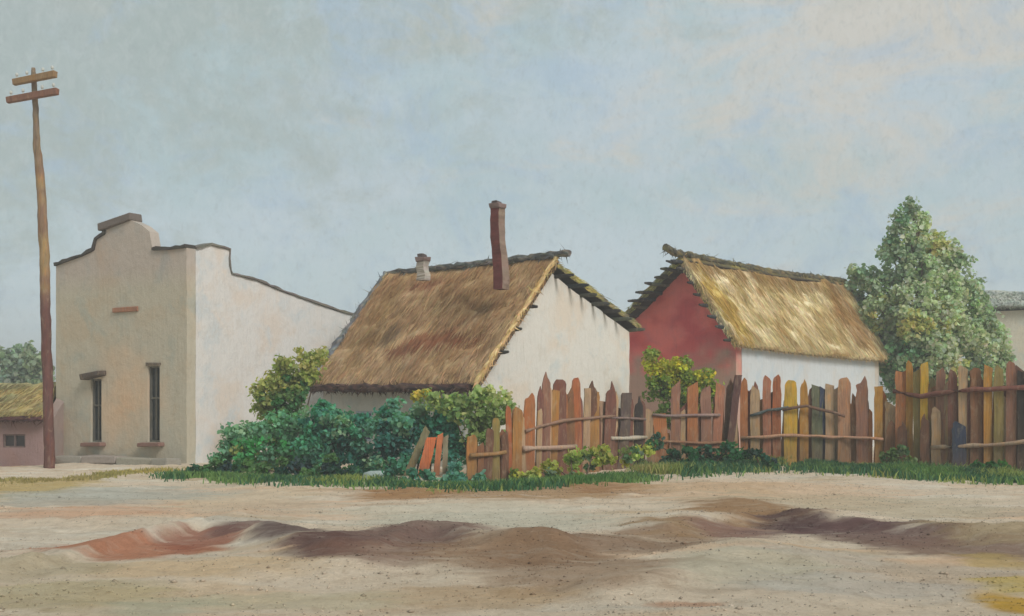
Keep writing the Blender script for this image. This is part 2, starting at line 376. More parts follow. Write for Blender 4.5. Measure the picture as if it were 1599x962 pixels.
def plant(name, label, cat, lobes, Y, pal, group=None, size=.12, dens=34, per=26, seed=1, trunk=None, foliage='foliage', stems=5, csize=.2, squeeze=.8):
    """lobes: (px, py, r_px, dY, palette indices). The plant stands on the ground at depth Y."""
    r = random.Random(seed)
    mx = sum(l[0] for l in lobes)/len(lobes); x0 = (mx-CX)*Y/F
    base = Vector((x0, Y, gz(x0, Y)-.02)); root = thing(name, base, label, cat, group); cl = []
    cen = []
    for l in lobes:
        px, py, rp, dy = l[:4]; pi = l[4] if len(l) > 4 else range(len(pal))
        c0 = P(px, py, Y+dy); R = rp*(Y+dy)/F; cen.append((c0, R))
        n = max(5, int(dens*(R/.5)**2))
        for _ in range(n):
            d = Vector((r.gauss(0, 1), r.gauss(0, 1), r.gauss(0, 1))).normalized()
            p = c0+Vector((d.x*R, d.y*R*squeeze, d.z*R))*r.uniform(.45, .98)
            if p.z < gz(p.x, p.y)+.03: p.z = gz(p.x, p.y)+r.uniform(.03, .12)
            w = fbm(p, 1.6, 3)
            ci = list(pi); i = ci[min(len(ci)-1, max(0, int((w*.9+.5+r.uniform(-.25, .25))*len(ci))))]
            cl.append((p, csize*r.uniform(.6, 1.25), vary(pal[i], r, .13)))
    leaves(foliage, cl, root, base, size, per, seed)
    mb = MB(seed); bk = C(92, 76, 62)
    if trunk:
        pts = [base-Vector((0, 0, .15))]+[P(px, py, Y+dy) for px, py, dy in trunk[0]]
        mb.tube(pts, trunk[1], 10, lambda t, p: vary(bk, r, .1), rough=.12); mb.build('trunk', WOOD, root, smooth=True)
        mb = MB(seed+1)
        for c0, R in cen:
            k = min(range(1, len(pts)), key=lambda i: (pts[i]-c0).length+max(0, pts[i].z-c0.z)*3)
            a = pts[k-1].lerp(pts[k], .5); m_ = a.lerp(c0, .5)+Vector((0, 0, -.1*R))
            mb.tube([a, m_, c0, c0+Vector((r.uniform(-.3, .3)*R, 0, .6*R))], [.06, .045, .03, .012], 6, bk)
        mb.build('branch', WOOD, root)
    else:
        for k in range(stems):
            c0, R = cen[k % len(cen)]
            b0 = base+Vector((r.uniform(-.12, .12), r.uniform(-.12, .12), -.06))
            mb.tube([b0, b0.lerp(c0, .5)+Vector((0, 0, .1*R)), c0+Vector((0, 0, R*.3))], [.028, .02, .008], 5, bk)
        mb.build('stem', WOOD, root)
    return root

# ------------------------------------------------------------------ walls and roofs
def wall(outer, holes, o, d, thick, nrm, col, name, parent, mat=None, jit=.012, seed=0, step=.35):
    """Vertical wall: outlines in (t, z) on the plane through o along d; the body lies behind -nrm."""
    r = random.Random(seed); o = Vector((o[0], o[1], 0)); d = Vector((d[0], d[1], 0)); n = Vector((nrm[0], nrm[1], 0))
    def dens(poly, j):
        out = []
        for a, b in zip(poly, poly[1:]+poly[:1]):
            L = math.hypot(b[0]-a[0], b[1]-a[1]); k = max(1, int(L/step))
            for i in range(k):
                u = i/k; jj = j if i else j*.4
                out.append((a[0]+(b[0]-a[0])*u+r.uniform(-jj, jj), a[1]+(b[1]-a[1])*u+r.uniform(-jj, jj)))
        return out
    loops = [dens(outer, jit)]+[dens(h, jit*.5) for h in holes]
    flat = [p for l in loops for p in l]
    tri = tessellate_polygon([[Vector((p[0], p[1], 0)) for p in l] for l in loops])
    mb = MB(); F0 = [o+d*p[0]+Vector((0, 0, p[1])) for p in flat]; B0 = [q-n*thick for q in F0]; m = len(flat)
    fs = []
    for t in tri:
        a, b, c_ = [F0[i] for i in t]; fl = (b-a).cross(c_-a).dot(n) < 0
        t2 = tuple(t[::-1]) if fl else tuple(t)
        fs.append(t2); fs.append(tuple(i+m for i in t2[::-1]))
    k = 0
    for l in loops:
        L = len(l)
        for i in range(L): a, b = k+i, k+(i+1) % L; fs.append((a, a+m, b+m, b))
        k += L
    mb.add(F0+B0, fs, col)
    ob = mb.build(name, mat or PLASTER, parent)
    import bmesh
    bm = bmesh.new(); bm.from_mesh(ob.data); bmesh.ops.recalc_face_normals(bm, faces=bm.faces); bm.to_mesh(ob.data); bm.free()
    return ob

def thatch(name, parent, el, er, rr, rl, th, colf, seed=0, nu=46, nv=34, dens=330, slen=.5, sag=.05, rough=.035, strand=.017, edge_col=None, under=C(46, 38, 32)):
    """Thick thatch slab between eave left/right and ridge right/left, with laid straw."""
    r = random.Random(seed); el, er, rr, rl = map(Vector, (el, er, rr, rl))
    nrm = (er-el).cross(rl-el).normalized()
    if nrm.z < 0: nrm = -nrm
    def S(u, v):
        p = el.lerp(er, u).lerp(rl.lerp(rr, u), v)
        p = p+Vector((0, 0, -sag*math.sin(PI*u)*(.4+.6*v)))
        return p
    def top(u, v):
        p = S(u, v); a = fbm(p, .9, 3)*rough*2+fbm(p, 4, 3)*rough
        e = 1-min(1, v/.05); q = p+nrm*(a-.3*th*e*e)
        return q
    mb = MB(seed); vs = []; cs = []
    for j in range(nv+1):
        for i in range(nu+1):
            u, v_ = i/nu, j/nv
            p = top(u, v_)
            jj = .03 if (i in (0, nu) or j == 0) else 0
            p = p+Vector((r.uniform(-jj, jj), r.uniform(-jj, jj), r.uniform(-jj, jj)))
            vs.append(p); cs.append(colf(u, v_, r, p))
    nt_ = len(vs)
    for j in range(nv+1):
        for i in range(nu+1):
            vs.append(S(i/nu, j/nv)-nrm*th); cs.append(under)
    W_ = nu+1; fs = []
    for j in range(nv):
        for i in range(nu):
            a = j*W_+i; fs.append((a, a+1, a+1+W_, a+W_)); fs.append((a+nt_, a+W_+nt_, a+1+W_+nt_, a+1+nt_))
    for i in range(nu):
        fs.append((i, i+nt_, i+1+nt_, i+1)); a = nv*W_+i; fs.append((a, a+1, a+1+nt_, a+nt_))
    for j in range(nv):
        a = j*W_; fs.append((a, a+W_, a+W_+nt_, a+nt_)); a += nu; fs.append((a, a+nt_, a+W_+nt_, a+W_))
    mb.add(vs, fs, cs)
    area = (er-el).length*(rl-el).length; dn = (el-rl).normalized(); sd_ = (er-el).normalized()
    for _ in range(int(area*dens)):
        u, v_ = r.random(), r.random()**1.05
        p = top(u, v_)+nrm*r.uniform(.0, .02)
        L = slen*r.uniform(.4, 1.2); d = (dn+sd_*r.gauss(0, .16)+nrm*r.uniform(-.03, .05)).normalized()
        s_ = d.cross(nrm).normalized()*strand*r.uniform(.5, 1.4)
        if v_*(rl-el).length < L*.8: L = max(.12, v_*(rl-el).length+.06)
        k = vary(colf(u, v_, r, p), r, .2)
        m_ = p+d*L*.5+nrm*r.uniform(0, .025)
        mb.add([p-s_*.5, p+s_*.5, m_+s_*.5, p+d*L, m_-s_*.5], [(0, 1, 2, 3, 4)], k)
    ec = edge_col or C(84, 62, 50)
    for _ in range(int((er-el).length*130)):          # cut straw ends along the eave
        u = r.random(); p = S(u, .01)-nrm*r.uniform(-.01, th); d = (dn+nrm*r.uniform(-.5, .1)+sd_*r.gauss(0, .15)).normalized()
        s_ = sd_*strand*r.uniform(.6, 1.6); L = r.uniform(.05, .15)
        mb.add([p-s_, p+s_, p+d*L], [(0, 1, 2)], vary(ec, r, .4))
    for uu, sg in ((0, -1), (1, 1)):                  # ragged straw along both verges
        for _ in range(int((rl-el).length*110)):
            v_ = r.random(); p = S(uu, v_)-nrm*r.uniform(-.01, th*.9)
            d = (dn*.8+sd_*sg*r.uniform(.0, .7)+nrm*r.uniform(-.3, .1)).normalized(); s_ = d.cross(sd_*sg).normalized()*strand
            L = r.uniform(.06, .2); k = vary(colf(uu, v_, r, p), r, .35)
            mb.add([p-s_, p+s_, p+d*L], [(0, 1, 2)], k)
    return mb.build(name, THATCH, parent)

def roll(name, parent, pts, rad, cols, seed=0, n=10, tuft=60, tl=.22, mat=None):
    """A bound roll of straw or reed along a ridge or verge."""
    r = random.Random(seed); mb = MB(seed); pts = [Vector(p) for p in pts]; P2 = []
    for a, b in zip(pts, pts[1:]):
        k = max(2, int((b-a).length/.14)); P2 += [a.lerp(b, i/k) for i in range(k)]
    P2.append(pts[-1]); R = [rad*(1+r.uniform(-.2, .2)) for _ in P2]
    P2 = [p+Vector((r.uniform(-.015, .015), 0, r.uniform(-.02, .02))) for p in P2]
    mb.tube(P2, R, n, lambda t, p: vary(r.choice(cols), r, .25), rough=.16)
    for i in range(len(P2)-1):
        for _ in range(int(tuft*.14)):
            ax = (P2[i+1]-P2[i]).normalized(); a = ax.orthogonal().normalized(); b = ax.cross(a); w = r.uniform(0, 2*PI)
            o_ = (a*math.cos(w)+b*math.sin(w)); p = P2[i]+o_*R[i]*.9
            d = (ax*r.uniform(-1, 1)+o_*r.uniform(.1, .6)+Vector((0, 0, -.35))).normalized(); s_ = d.cross(o_).normalized()*.016
            mb.add([p-s_, p+s_, p+d*tl*r.uniform(.5, 1.3)], [(0, 1, 2)], vary(r.choice(cols), r, .35))
    return mb.build(name, mat or THATCH, parent)

def frame_M(d):                                     # columns: along d, outward, up
    d = Vector((d[0], d[1], 0)).normalized(); u = Vector((0, 0, 1)); n = u.cross(d)
    return Matrix((d, n, u)).transposed()

# ------------------------------------------------------------------ the plastered shop
S0 = (P(292, 700, 29.6).x, 29.6); FD = (-math.cos(math.radians(30)), math.sin(math.radians(30))); SDR = (math.sin(math.radians(30)), math.cos(math.radians(30)))
NF = (-.5, -.866); NS = (.866, -.5)
shop = thing('plastered_shop', (S0[0], S0[1], gz(*S0)), 'tall plastered building with stepped parapet and long white side wall behind the utility pole', 'building')
fo = [(88, 416), (108, 408), (130, 400), (148, 391), (152, 374), (165, 366), (167, 352), (186, 347), (205, 344), (222, 352), (234, 362), (239, 391), (262, 391), (292, 387)]
fo = [line_pt(px, py, S0, FD) for px, py in fo]
wid = fo[0][0]
outer = [(wid, -.6)]+fo+[(0, -.6)]; outer[1] = (wid, fo[0][1]); outer[-2] = (0, fo[-1][1])
def rect(x0, x1, y0, y1):
    a, b = line_pt(x0, y0, S0, FD), line_pt(x1, y0, S0, FD); c_ = line_pt(x0, y1, S0, FD)
    return [(a[0], a[1]), (b[0], a[1]), (b[0], c_[1]), (a[0], c_[1])]
WL, WR = rect(142, 159, 592, 690), rect(231, 250, 572, 690)
def face_col(v):
    v = Vector(v); t = (v.x-S0[0])*FD[0]+(v.y-S0[1])*FD[1]
    return C(178, 166, 148)
fw = wall(outer, [WL, WR], S0, FD, .30, NF, C(192, 180, 158), 'facade', shop, seed=3)
fw['label'] = 'tan plastered front wall'
so = [(292, 387), (330, 383), (358, 390), (361, 428), (400, 438), (440, 455), (490, 473), (535, 488), (575, 499)]
so = [line_pt(px, py, S0, SDR) for px, py in so]; so[0] = (.302, fo[-1][1]); DEP = so[-1][0]
sw = wall([(.302, -.6)]+so+[(DEP, -.6)], [], S0, SDR, .30, NS, C(224, 222, 220), 'side_wall', shop, seed=4)
sw['label'] = 'white limewashed side wall'
LB = (S0[0]+FD[0]*wid, S0[1]+FD[1]*wid)
wall([(.302, -.6), (.302, 4.4), (DEP, so[-1][1]), (DEP, -.6)], [], (LB[0], LB[1]), SDR, .30, (-.866, .5), C(200, 192, 180), 'rear_side_wall', shop, seed=5)
BK = (S0[0]+SDR[0]*DEP, S0[1]+SDR[1]*DEP)
wall([(.302, -.6), (.302, so[-1][1]), (wid-.302, so[-1][1]), (wid-.302, -.6)], [], BK, FD, .30, (.5, .866), C(200, 192, 180), 'back_wall', shop, seed=6)
def at(o, d, t, z, n=(0, 0), k=0): return Vector((o[0]+d[0]*t+n[0]*k, o[1]+d[1]*t+n[1]*k, z))
# flat tarred roof between the walls
mb = MB(); a, b = so[3], so[-1]
q = [at(S0, SDR, .31, a[1]-.15, FD, .31), at(S0, SDR, DEP-.31, b[1]-.15, FD, .31), at(S0, SDR, DEP-.31, b[1]-.15, FD, wid-.31), at(S0, SDR, .31, a[1]-.15, FD, wid-.31)]
mb.add(q+[x-Vector((0, 0, .12)) for x in q], [(0, 1, 2, 3), (7, 6, 5, 4), (0, 4, 5, 1), (1, 5, 6, 2), (2, 6, 7, 3), (3, 7, 4, 0)], C(82, 80, 78)); mb.build('roof', TAR, shop)
def coping(pts, o, d, n, name, w=.40, h=.065, seed=0, col=C(74, 70, 66), skip=()):
    mb = MB(seed); rr = random.Random(seed); dd = Vector((d[0], d[1], 0)); nn = Vector((n[0], n[1], 0)); oo = Vector((o[0], o[1], 0))
    runs = []; cur = []
    for i, p_ in enumerate(pts):
        cur.append(p_)
        if i in skip and cur:
            runs.append(cur); cur = []
    runs.append(cur)
    for run in [q_ for q_ in runs if len(q_) > 1]:
        mb = MB(seed); Q = []
        for a, b in zip(run, run[1:]):
            A, B = oo+dd*a[0]+Vector((0, 0, a[1])), oo+dd*b[0]+Vector((0, 0, b[1])); k = max(1, int((B-A).length/.16))
            Q += [A.lerp(B, j/k) for j in range(k)]
        Q.append(oo+dd*run[-1][0]+Vector((0, 0, run[-1][1]))); vs = []; cs = []
        for i, p_ in enumerate(Q):
            ax = (Q[min(i+1, len(Q)-1)]-Q[max(i-1, 0)]).normalized(); up = ax.cross(nn).normalized(); up = up if up.z > 0 or abs(up.z) < .2 else -up
            lo_ = p_+up*.004; hh = h*rr.uniform(.7, 1.5); e = .04+rr.uniform(0, .03)
            for q_ in (lo_+nn*e, lo_+up*hh+nn*e, lo_+up*hh-nn*(w-.1), lo_-nn*(w-.1)): vs.append(q_); cs.append(vary(col, rr, .3))
        m_ = len(Q); mb.add(vs, [(4*i+k, 4*i+(k+1) % 4, 4*i+4+(k+1) % 4, 4*i+4+k) for i in range(m_-1) for k in range(4)]+[(3, 2, 1, 0), (4*m_-4, 4*m_-3, 4*m_-2, 4*m_-1)], cs)
        mb.build(name, TAR, shop)
coping(fo, S0, FD, NF, 'coping', seed=2, skip=(7, 8, 9, 10))
coping(so, S0, SDR, NS, 'coping', seed=3, w=.36, h=.045, col=C(120, 114, 108))
mb = MB(9)                                          # the dark stone on the parapet's raised middle
p0, p1 = line_pt(158, 360, S0, FD), line_pt(206, 348, S0, FD)
mid = at(S0, FD, (p0[0]+p1[0])/2, (p0[1]+p1[1])/2+.12, NF, -.12); M = frame_M(FD) @ Matrix.Rotation(math.radians(11), 3, 'Y')
mb.box(mid, (abs(p0[0]-p1[0])*1.05, .42, .20), M, C(112, 102, 96), .03); bevel(mb.build('parapet_cap', STONE, shop), .03)
for (R_, hood) in ((WL, True), (WR, False)):
    (t0, z1), (t1, _), (_, z0) = R_[0], R_[1], R_[2]; tm = (t0+t1)/2; w = abs(t0-t1); Mx = frame_M(FD)
    mb = MB(1); fr = .045
    for tt in (t0-fr/2 if t0 > t1 else t0+fr/2, t1+fr/2 if t0 > t1 else t1-fr/2):
        mb.box(at(S0, FD, tt, (z0+z1)/2, NF, -.10), (fr, .07, z1-z0-.002), Mx, C(96, 96, 92))
    for zz in (z0+fr/2, z1-fr/2, (z0*.42+z1*.58)):
        mb.box(at(S0, FD, tm, zz, NF, -.10), (w-2*fr-.002, .06, fr), Mx, C(104, 104, 98))
    mb.box(at(S0, FD, tm, (z0+z1)/2, NF, -.103), (.028, .05, z1-z0-2*fr), Mx, C(104, 104, 98))
    wn = mb.build('window', WOOD, shop)
    mb = MB(2); mb.box(at(S0, FD, tm, (z0+z1)/2, NF, -.125), (w-2*fr, .008, z1-z0-2*fr), Mx, C(40, 46, 50)); mb.build('pane', GLASS, wn)
    mb = MB(3)
    mb.box(at(S0, FD, tm+.02, z0-.06, NF, .03), (w+.34, .30, .10), Mx @ Matrix.Rotation(.05, 3, 'Y'), C(140, 108, 98), .02); bevel(mb.build('sill', STONE, wn), .02)
    if hood:
        mb = MB(4); mb.box(at(S0, FD, tm-.02, z1+.10, NF, .08), (w+.30, .34, .13), Mx @ Matrix.Rotation(math.radians(9), 3, 'Y'), C(92, 82, 76), .02); bevel(mb.build('hood', WOOD, wn), .02)
    else:
        mb = MB(4); mb.box(at(S0, FD, tm, z1+.05, NF, .012), (w+.06, .05, .07), Mx, C(110, 100, 90), .01); mb.build('lintel', WOOD, wn)
a, b = line_pt(178, 487, S0, FD), line_pt(217, 480, S0, FD)
mb = MB(5); mb.box(at(S0, FD, (a[0]+b[0])/2, (a[1]+b[1])/2, NF, .022), (abs(a[0]-b[0]), .05, .13), frame_M(FD), C(168, 122, 98), .012)
sg = bevel(mb.build('plaque', WOOD, shop), .01)
# worn stone step along the front
mb = MB(6); rr = random.Random(5)
for i, (x0, x1, y0) in enumerate(((96, 150, 724), (152, 205, 718), (207, 262, 716), (264, 292, 724))):
    a, b = line_pt(x0, y0, S0, FD), line_pt(x1, y0, S0, FD)
    mb.box(at(S0, FD, (a[0]+b[0])/2, gz(S0[0], S0[1])+.01+.04*(i % 2), NF, .24+.05*i), (abs(a[0]-b[0])*.97, .45, .2), frame_M(FD), vary(C(160, 154, 144), rr, .1), .025)
bevel(mb.build('step', STONE, shop), .03)

# ------------------------------------------------------------------ the thatched white house
A = P(742, 598, 27.26); E1 = Vector((.643, .766, 0)); E2 = Vector((-.766, .643, 0))
def on(px, py, o, d): t = hit(px, o, d); q = Vector(o)+Vector(d)*t; q.z = EYE+(HY-py)*q.y/F; return q
RA = on(868, 400, A, E1); RL = on(606, 424, RA, E2); EL = on(484, 603, A, E2); CB = on(1010, 508, A, E1)
RL.z = RA.z-.02; EL.z = A.z+.0
white = thing('thatched_house', (A.x+.2, A.y+.4, gz(A.x, A.y)), 'white gabled house under a brown thatched roof with a tall red chimney', 'house')
OV = .36; TH = .20
O2 = A+E1*.38-Vector((0, 0, 0))+E2*OV           # front corner of the walls
ga = (RA-A).dot(E1); gb = (CB-A).dot(E1); GW = gb-.38-.28; LEN = (RL-RA).dot(E2)-OV-.3
sl1 = (RA.z-A.z)/ga; sl2 = (CB.z-RA.z)/(gb-ga)
zt = lambda a_: (A.z+sl1*a_ if a_ < ga else RA.z+sl2*(a_-ga))-TH*1.45
o2 = (O2.x, O2.y); e1 = (E1.x, E1.y); e2 = (E2.x, E2.y)
gp = [(0, -.6), (0, zt(.38)), (ga-.38, zt(ga)+.02), (GW, zt(.38+GW)), (GW, -.6)]
w_ = wall(gp, [], o2, e1, .30, (-e2[0], -e2[1]), C(226, 224, 217), 'gable_wall', white, seed=11, jit=.015)
px_w = [line_pt(556, 0, o2, e2)[0], line_pt(582, 0, o2, e2)[0]]
wz = (.55, 1.30)
hole = [(px_w[0], wz[1]), (px_w[1], wz[1]), (px_w[1], wz[0]), (px_w[0], wz[0])]
wall([(.302, -.6), (.302, zt(.38)), (LEN-.302, zt(.38)), (LEN-.302, -.6)], [hole], o2, e2, .30, (-e1[0], -e1[1]), C(206, 208, 204), 'front_wall', white, seed=12)
ob_ = (O2.x+E1.x*GW, O2.y+E1.y*GW)
wall([(.302, -.6), (.302, zt(.38+GW)), (LEN-.302, zt(.38+GW)), (LEN-.302, -.6)], [], ob_, e2, .30, e1, C(226, 222, 212), 'back_wall', white, seed=13)
ol_ = (O2.x+E2.x*LEN, O2.y+E2.y*LEN)
wall(gp, [], ol_, e1, .30, e2, C(200, 200, 196), 'end_wall', white, seed=14)
mb = MB(); tm = sum(px_w)/2; w = abs(px_w[1]-px_w[0]); Mx = frame_M(e2)
for s_ in (-1, 1): mb.box(at(o2, e2, tm+s_*(w/2-.03), sum(wz)/2, (-e1[0], -e1[1]), -.05), (.06, .08, wz[1]-wz[0]-.004), Mx, C(176, 196, 214))
for z_ in (wz[0]+.03, wz[1]-.03, .95): mb.box(at(o2, e2, tm, z_, (-e1[0], -e1[1]), -.052), (w-.12, .07, .05), Mx, C(176, 196, 214))
wn = mb.build('window', WOOD, white)
mb = MB(); mb.box(at(o2, e2, tm, sum(wz)/2, (-e1[0], -e1[1]), -.08), (w-.12, .008, wz[1]-wz[0]-.1), Mx, C(44, 62, 92)); mb.build('pane', GLASS, wn)

BR = C(160, 122, 72); 
def roof1(u, v, r, p):
    c_ = lerp(C(168, 134, 92), C(180, 152, 114), max(0, min(1, .6-v*.9+fbm(p, 1.2, 3)*.8)))
    if fbm(p, .8, 3) > .18: c_ = lerp(c_, C(148, 110, 66), .5)
    n_ = fbm(p+Vector((9, 2, 5)), 2.2, 3)
    if n_ > .25: c_ = lerp(c_, C(196, 166, 118), .6)
    for (u0, v0, ru, rv, cc, k) in ((.62, .38, .26, .07, C(140, 84, 52), .85), (.44, .30, .14, .05, C(122, 74, 48), .8), (.34, .88, .16, .06, C(150, 98, 66), .8), (.30, .45, .05, .10, C(116, 98, 72), .6), (.20, .52, .03, .12, C(116, 100, 76), .5), (.16, .5, .10, .5, C(150, 118, 70), .4)):
        q_ = math.hypot((u-u0)/ru, (v-v0)/rv)+fbm(p, 3.5, 2)*.5
        if q_ < 1: c_ = lerp(c_, cc, k*min(1, (1-q_)*3))
    return vary(c_, r, .10)
def roof_y(u, v, r, p):
    return vary(lerp(C(170, 156, 80), C(120, 112, 84), max(0, min(1, .5+fbm(p, 2, 3)))), r, .2)
rf = thatch('roof', white, EL, A, RA, RL, TH, roof1, seed=21, edge_col=C(72, 52, 48), dens=300)
BL = CB+E2*(LEN+OV+.3)
rf2 = thatch('roof', white, BL, CB+E2*.2, RA+E1*.02+E2*.2, RL+E1*.02, TH*.6, roof_y, seed=22, dens=160, nu=30, nv=24, edge_col=C(90, 84, 60)); rf2['label'] = 'rear thatch slope, yellowed along its edge'
grey = [C(84, 86, 82), C(106, 106, 98), C(70, 66, 60), C(120, 112, 96)]
roll('ridge_roll', white, [RL+Vector((0, 0, -.02)), RL.lerp(RA, .5)+Vector((0, 0, .0)), RA+Vector((0, 0, .03)), RA-E2*.42+Vector((0, 0, .04))], .085, grey, 31)
roll('verge_roll', white, [EL+E2*.05, RL+E2*.04], .09, [C(104, 110, 110), C(130, 124, 110), C(92, 90, 84)], 32)
roll('eave_roll', white, [A+Vector((0, 0, -.10))-E1*.02+E2*.15, A.lerp(EL, .5)+Vector((0, 0, -.11))-E1*.04, EL+Vector((0, 0, -.08))-E1*.04], .095, [C(60, 40, 38), C(78, 52, 44), C(46, 38, 36), C(96, 72, 60)], 33, tuft=110, tl=.14)
# straw strip along the front verge, coloured pale as an edge highlight
roll('verge_roll', white, [A-E2*.03+Vector((0, 0, -.02)), RA-E2*.03+Vector((0, 0, -.02))], .06, [C(196, 164, 106), C(176, 140, 84), C(206, 178, 124)], 34)
def battens(root, A_, Eg, Eo, ga_, gb_, zf, spots, seed, cols, ln=(.5, .75)):
    r = random.Random(seed)
    for a_ in spots:
        z_ = zf(a_)+.04+r.uniform(-.03, .03); L = r.uniform(*ln)
        p = Vector((A_.x, A_.y, 0))+Eg*a_; p.z = z_
        mb = MB(seed+int(a_*100)); d = (Eo+Vector((0, 0, r.uniform(-.10, .06)))+Eg*r.uniform(-.06, .06)).normalized()
        mb.tube([p-Eo*.5, p+d*(L*.45), p+d*(L*.75)], [.055, .05, .03], 7, vary(r.choice(cols), r, .2), rough=.15); mb.build('batten', WOOD, root)
DK = [C(62, 66, 62), C(50, 50, 50), C(84, 88, 76), C(44, 54, 62)]
battens(white, A+E2*.12, E1, -E2, ga, gb, zt, [.9, 1.45, 1.95, ga+.45, ga+1.0, ga+1.5, ga+2.0, ga+2.5, ga+3.0, gb-.25], 5, DK, (.30, .5))
# chimneys
def chimney(px, Y0, ytop, ybase, w, d, lean, col, col_lit, label, seed, cap=True):
    root = white; mb = MB(seed); r = random.Random(seed)
    zt_, zb = EYE+(HY-ytop)*Y0/F, EYE+(HY-ybase)*Y0/F; x0 = (px-CX)*Y0/F; n = 14; Mx = frame_M((.53, .85))
    vs = []; cs = []
    for i in range(n+1):
        t = i/n; z = zb+(zt_-zb)*t; ww = w*(1.0+.05*math.sin(t*9))*(1-.12*t); dd = d*(1-.1*t); cx = x0+lean*t+.02*math.sin(t*7)
        cor = [Vector((cx, Y0, z))+Mx @ Vector((sx_*ww/2+r.uniform(-.012, .012), sy_*dd/2, 0)) for sx_, sy_ in ((-1, -1), (1, -1), (1, 1), (-1, 1))]
        for k in range(4):
            for q_ in (cor[k], cor[(k+1) % 4]): vs.append(q_); cs.append(vary(col_lit if k == 0 else col, r, .12))  # right-hand face coloured paler, its sunlit look painted in
    fs = [(8*i+2*k, 8*i+2*k+1, 8*i+2*k+9, 8*i+2*k+8) for i in range(n) for k in range(4)]+[(6, 4, 2, 0), (8*n, 8*n+2, 8*n+4, 8*n+6)]
    mb.add(vs, fs, cs); ch = mb.build('chimney', BRICK, root); ch['label'] = label
    if cap:
        mb = MB(seed+1); mb.box((x0+lean, Y0, zt_+.045), (w*1.12, d*1.15, .11), Mx, C(128, 108, 104), .025)
        mb.box((x0+lean-.02, Y0, zt_+.13), (w*.7, d*.7, .08), Mx, C(96, 84, 84), .02); bevel(mb.build('chimney_cap', STONE, ch), .02)
    return ch
chimney(783, 28.75, 325, 452, .30, .26, -.09, C(116, 62, 60), C(150, 130, 116), 'tall dark red brick chimney, slightly leaning', 41)
chimney(661, 29.5, 408, 438, .24, .24, 0, C(176, 168, 158), C(190, 184, 176), 'short pale chimney stub near the left end of the ridge', 43)

# ------------------------------------------------------------------ the red-gabled house
G = P(1153, 534, 34.0); L1 = Vector((math.cos(math.radians(48)), math.sin(math.radians(48)), 0)); W1 = Vector((-L1.y, L1.x, 0))
RG = on(1063, 399, G, W1); RM = on(1320, 439, RG, L1); GE = on(1390, 560, G, L1); sl = on(985, 478, G, W1)
wf = (RG-G).dot(W1); sls = (sl.z-RG.z)/((sl-G).dot(W1)-wf); WB = wf+(RG.z-G.z-.1)/abs(sls)
BG = G+W1*WB; BG.z = RG.z+sls*(WB-wf); BM = BG+L1*(RM-RG).dot(L1); BM.z -= .1
red = thing('red_gabled_house', (G.x+.5, G.y+.8, gz(G.x, G.y)), 'house with red gable and blue-white long wall under a straw-coloured thatched roof', 'house')
OG = .40; OF = .30; TG = .20
g0 = G+L1*OG+W1*OF; g0 = (g0.x, g0.y); w1 = (W1.x, W1.y); l1 = (L1.x, L1.y)
zg = lambda a_: (G.z+(RG.z-G.z)/wf*a_ if a_ < wf else RG.z+sls*(a_-wf))-TG*1.5
GW2 = WB-OF-.3; LN = (GE-G).dot(L1)-OG-.2
gp = [(0, -.6), (0, zg(OF)), (wf-OF, zg(wf)+.02), (GW2, zg(OF+GW2)), (GW2, -.6)]
def redcol(v):
    z = v[2]; n_ = fbm(v, 1.3, 3)
    c_ = lerp(C(160, 118, 104), C(184, 96, 84), max(0, min(1, (z-2.1+n_*.8)/.7)))
    return c_
gw = wall(gp, [], g0, w1, .30, (-l1[0], -l1[1]), C(190, 98, 86), 'gable_wall', red, seed=15, jit=.015); gw['label'] = 'red washed gable wall'
# repaint by height so the lower wash is worn to brown
def recolor(ob, f):
    at_ = ob.data.color_attributes['Col']; off = ob.matrix_world.translation
    root = ob
    while root.parent: root = root.parent
    for i, v_ in enumerate(ob.data.vertices): at_.data[i].color = (*f(v_.co+root.location), 1)
def fine(ob, cuts=3):
    import bmesh
    bm = bmesh.new(); bm.from_mesh(ob.data)
    for _ in range(cuts):
        es = [e for e in bm.edges if e.calc_length() > .30]
        if not es: break
        bmesh.ops.subdivide_edges(bm, edges=es, cuts=1)
        bmesh.ops.triangulate(bm, faces=bm.faces)
    bm.to_mesh(ob.data); bm.free()
fine(gw, 5); 
def red_f(p):
    n_ = fbm(p, 1.5, 3); c_ = lerp(C(194, 160, 146), C(240, 128, 124), max(0, min(1, (p.z-2.35+n_*.9)/.8)))
    c_ = lerp(c_, C(208, 80, 92), .75*max(0, min(1, .4+2.2*fbm(p+Vector((4, 4, 1)), 1.0, 3)))*max(0, min(1, (p.z-2.2)/1.2)))
    return c_
recolor(gw, red_f)
fine(fw, 5)
def fac_f(p):
    t = (p.x-S0[0])*FD[0]+(p.y-S0[1])*FD[1]; q_ = math.hypot((t-wid*.47)/1.3, (p.z-1.5)/1.4)+fbm(p, 1.2, 3)*.5
    c_ = lerp(C(214, 188, 160), C(194, 187, 170), max(0, min(1, (q_-.3)/.8)))
    return lerp(c_, C(190, 178, 170), max(0, min(1, (p.z-4.3)/.6))*.8)
recolor(fw, fac_f)
wall([(.302, -.6), (.302, zg(OF)), (LN-.302, zg(OF)-.12), (LN-.302, -.6)], [], g0, l1, .30, (-w1[0], -w1[1]), C(206, 213, 218), 'front_wall', red, seed=16)
gb0 = (g0[0]+w1[0]*GW2, g0[1]+w1[1]*GW2)
wall([(.302, -.6), (.302, zg(OF+GW2)), (LN-.302, zg(OF+GW2)-.12), (LN-.302, -.6)], [], gb0, l1, .30, w1, C(210, 206, 200), 'back_wall', red, seed=17)
ge0 = (g0[0]+l1[0]*LN, g0[1]+l1[1]*LN)
gp2 = [(a_, z_-(.13 if z_ > 0 else 0)) for a_, z_ in gp]
wall(gp2, [], ge0, w1, .30, l1, C(210, 206, 200), 'end_wall', red, seed=18)
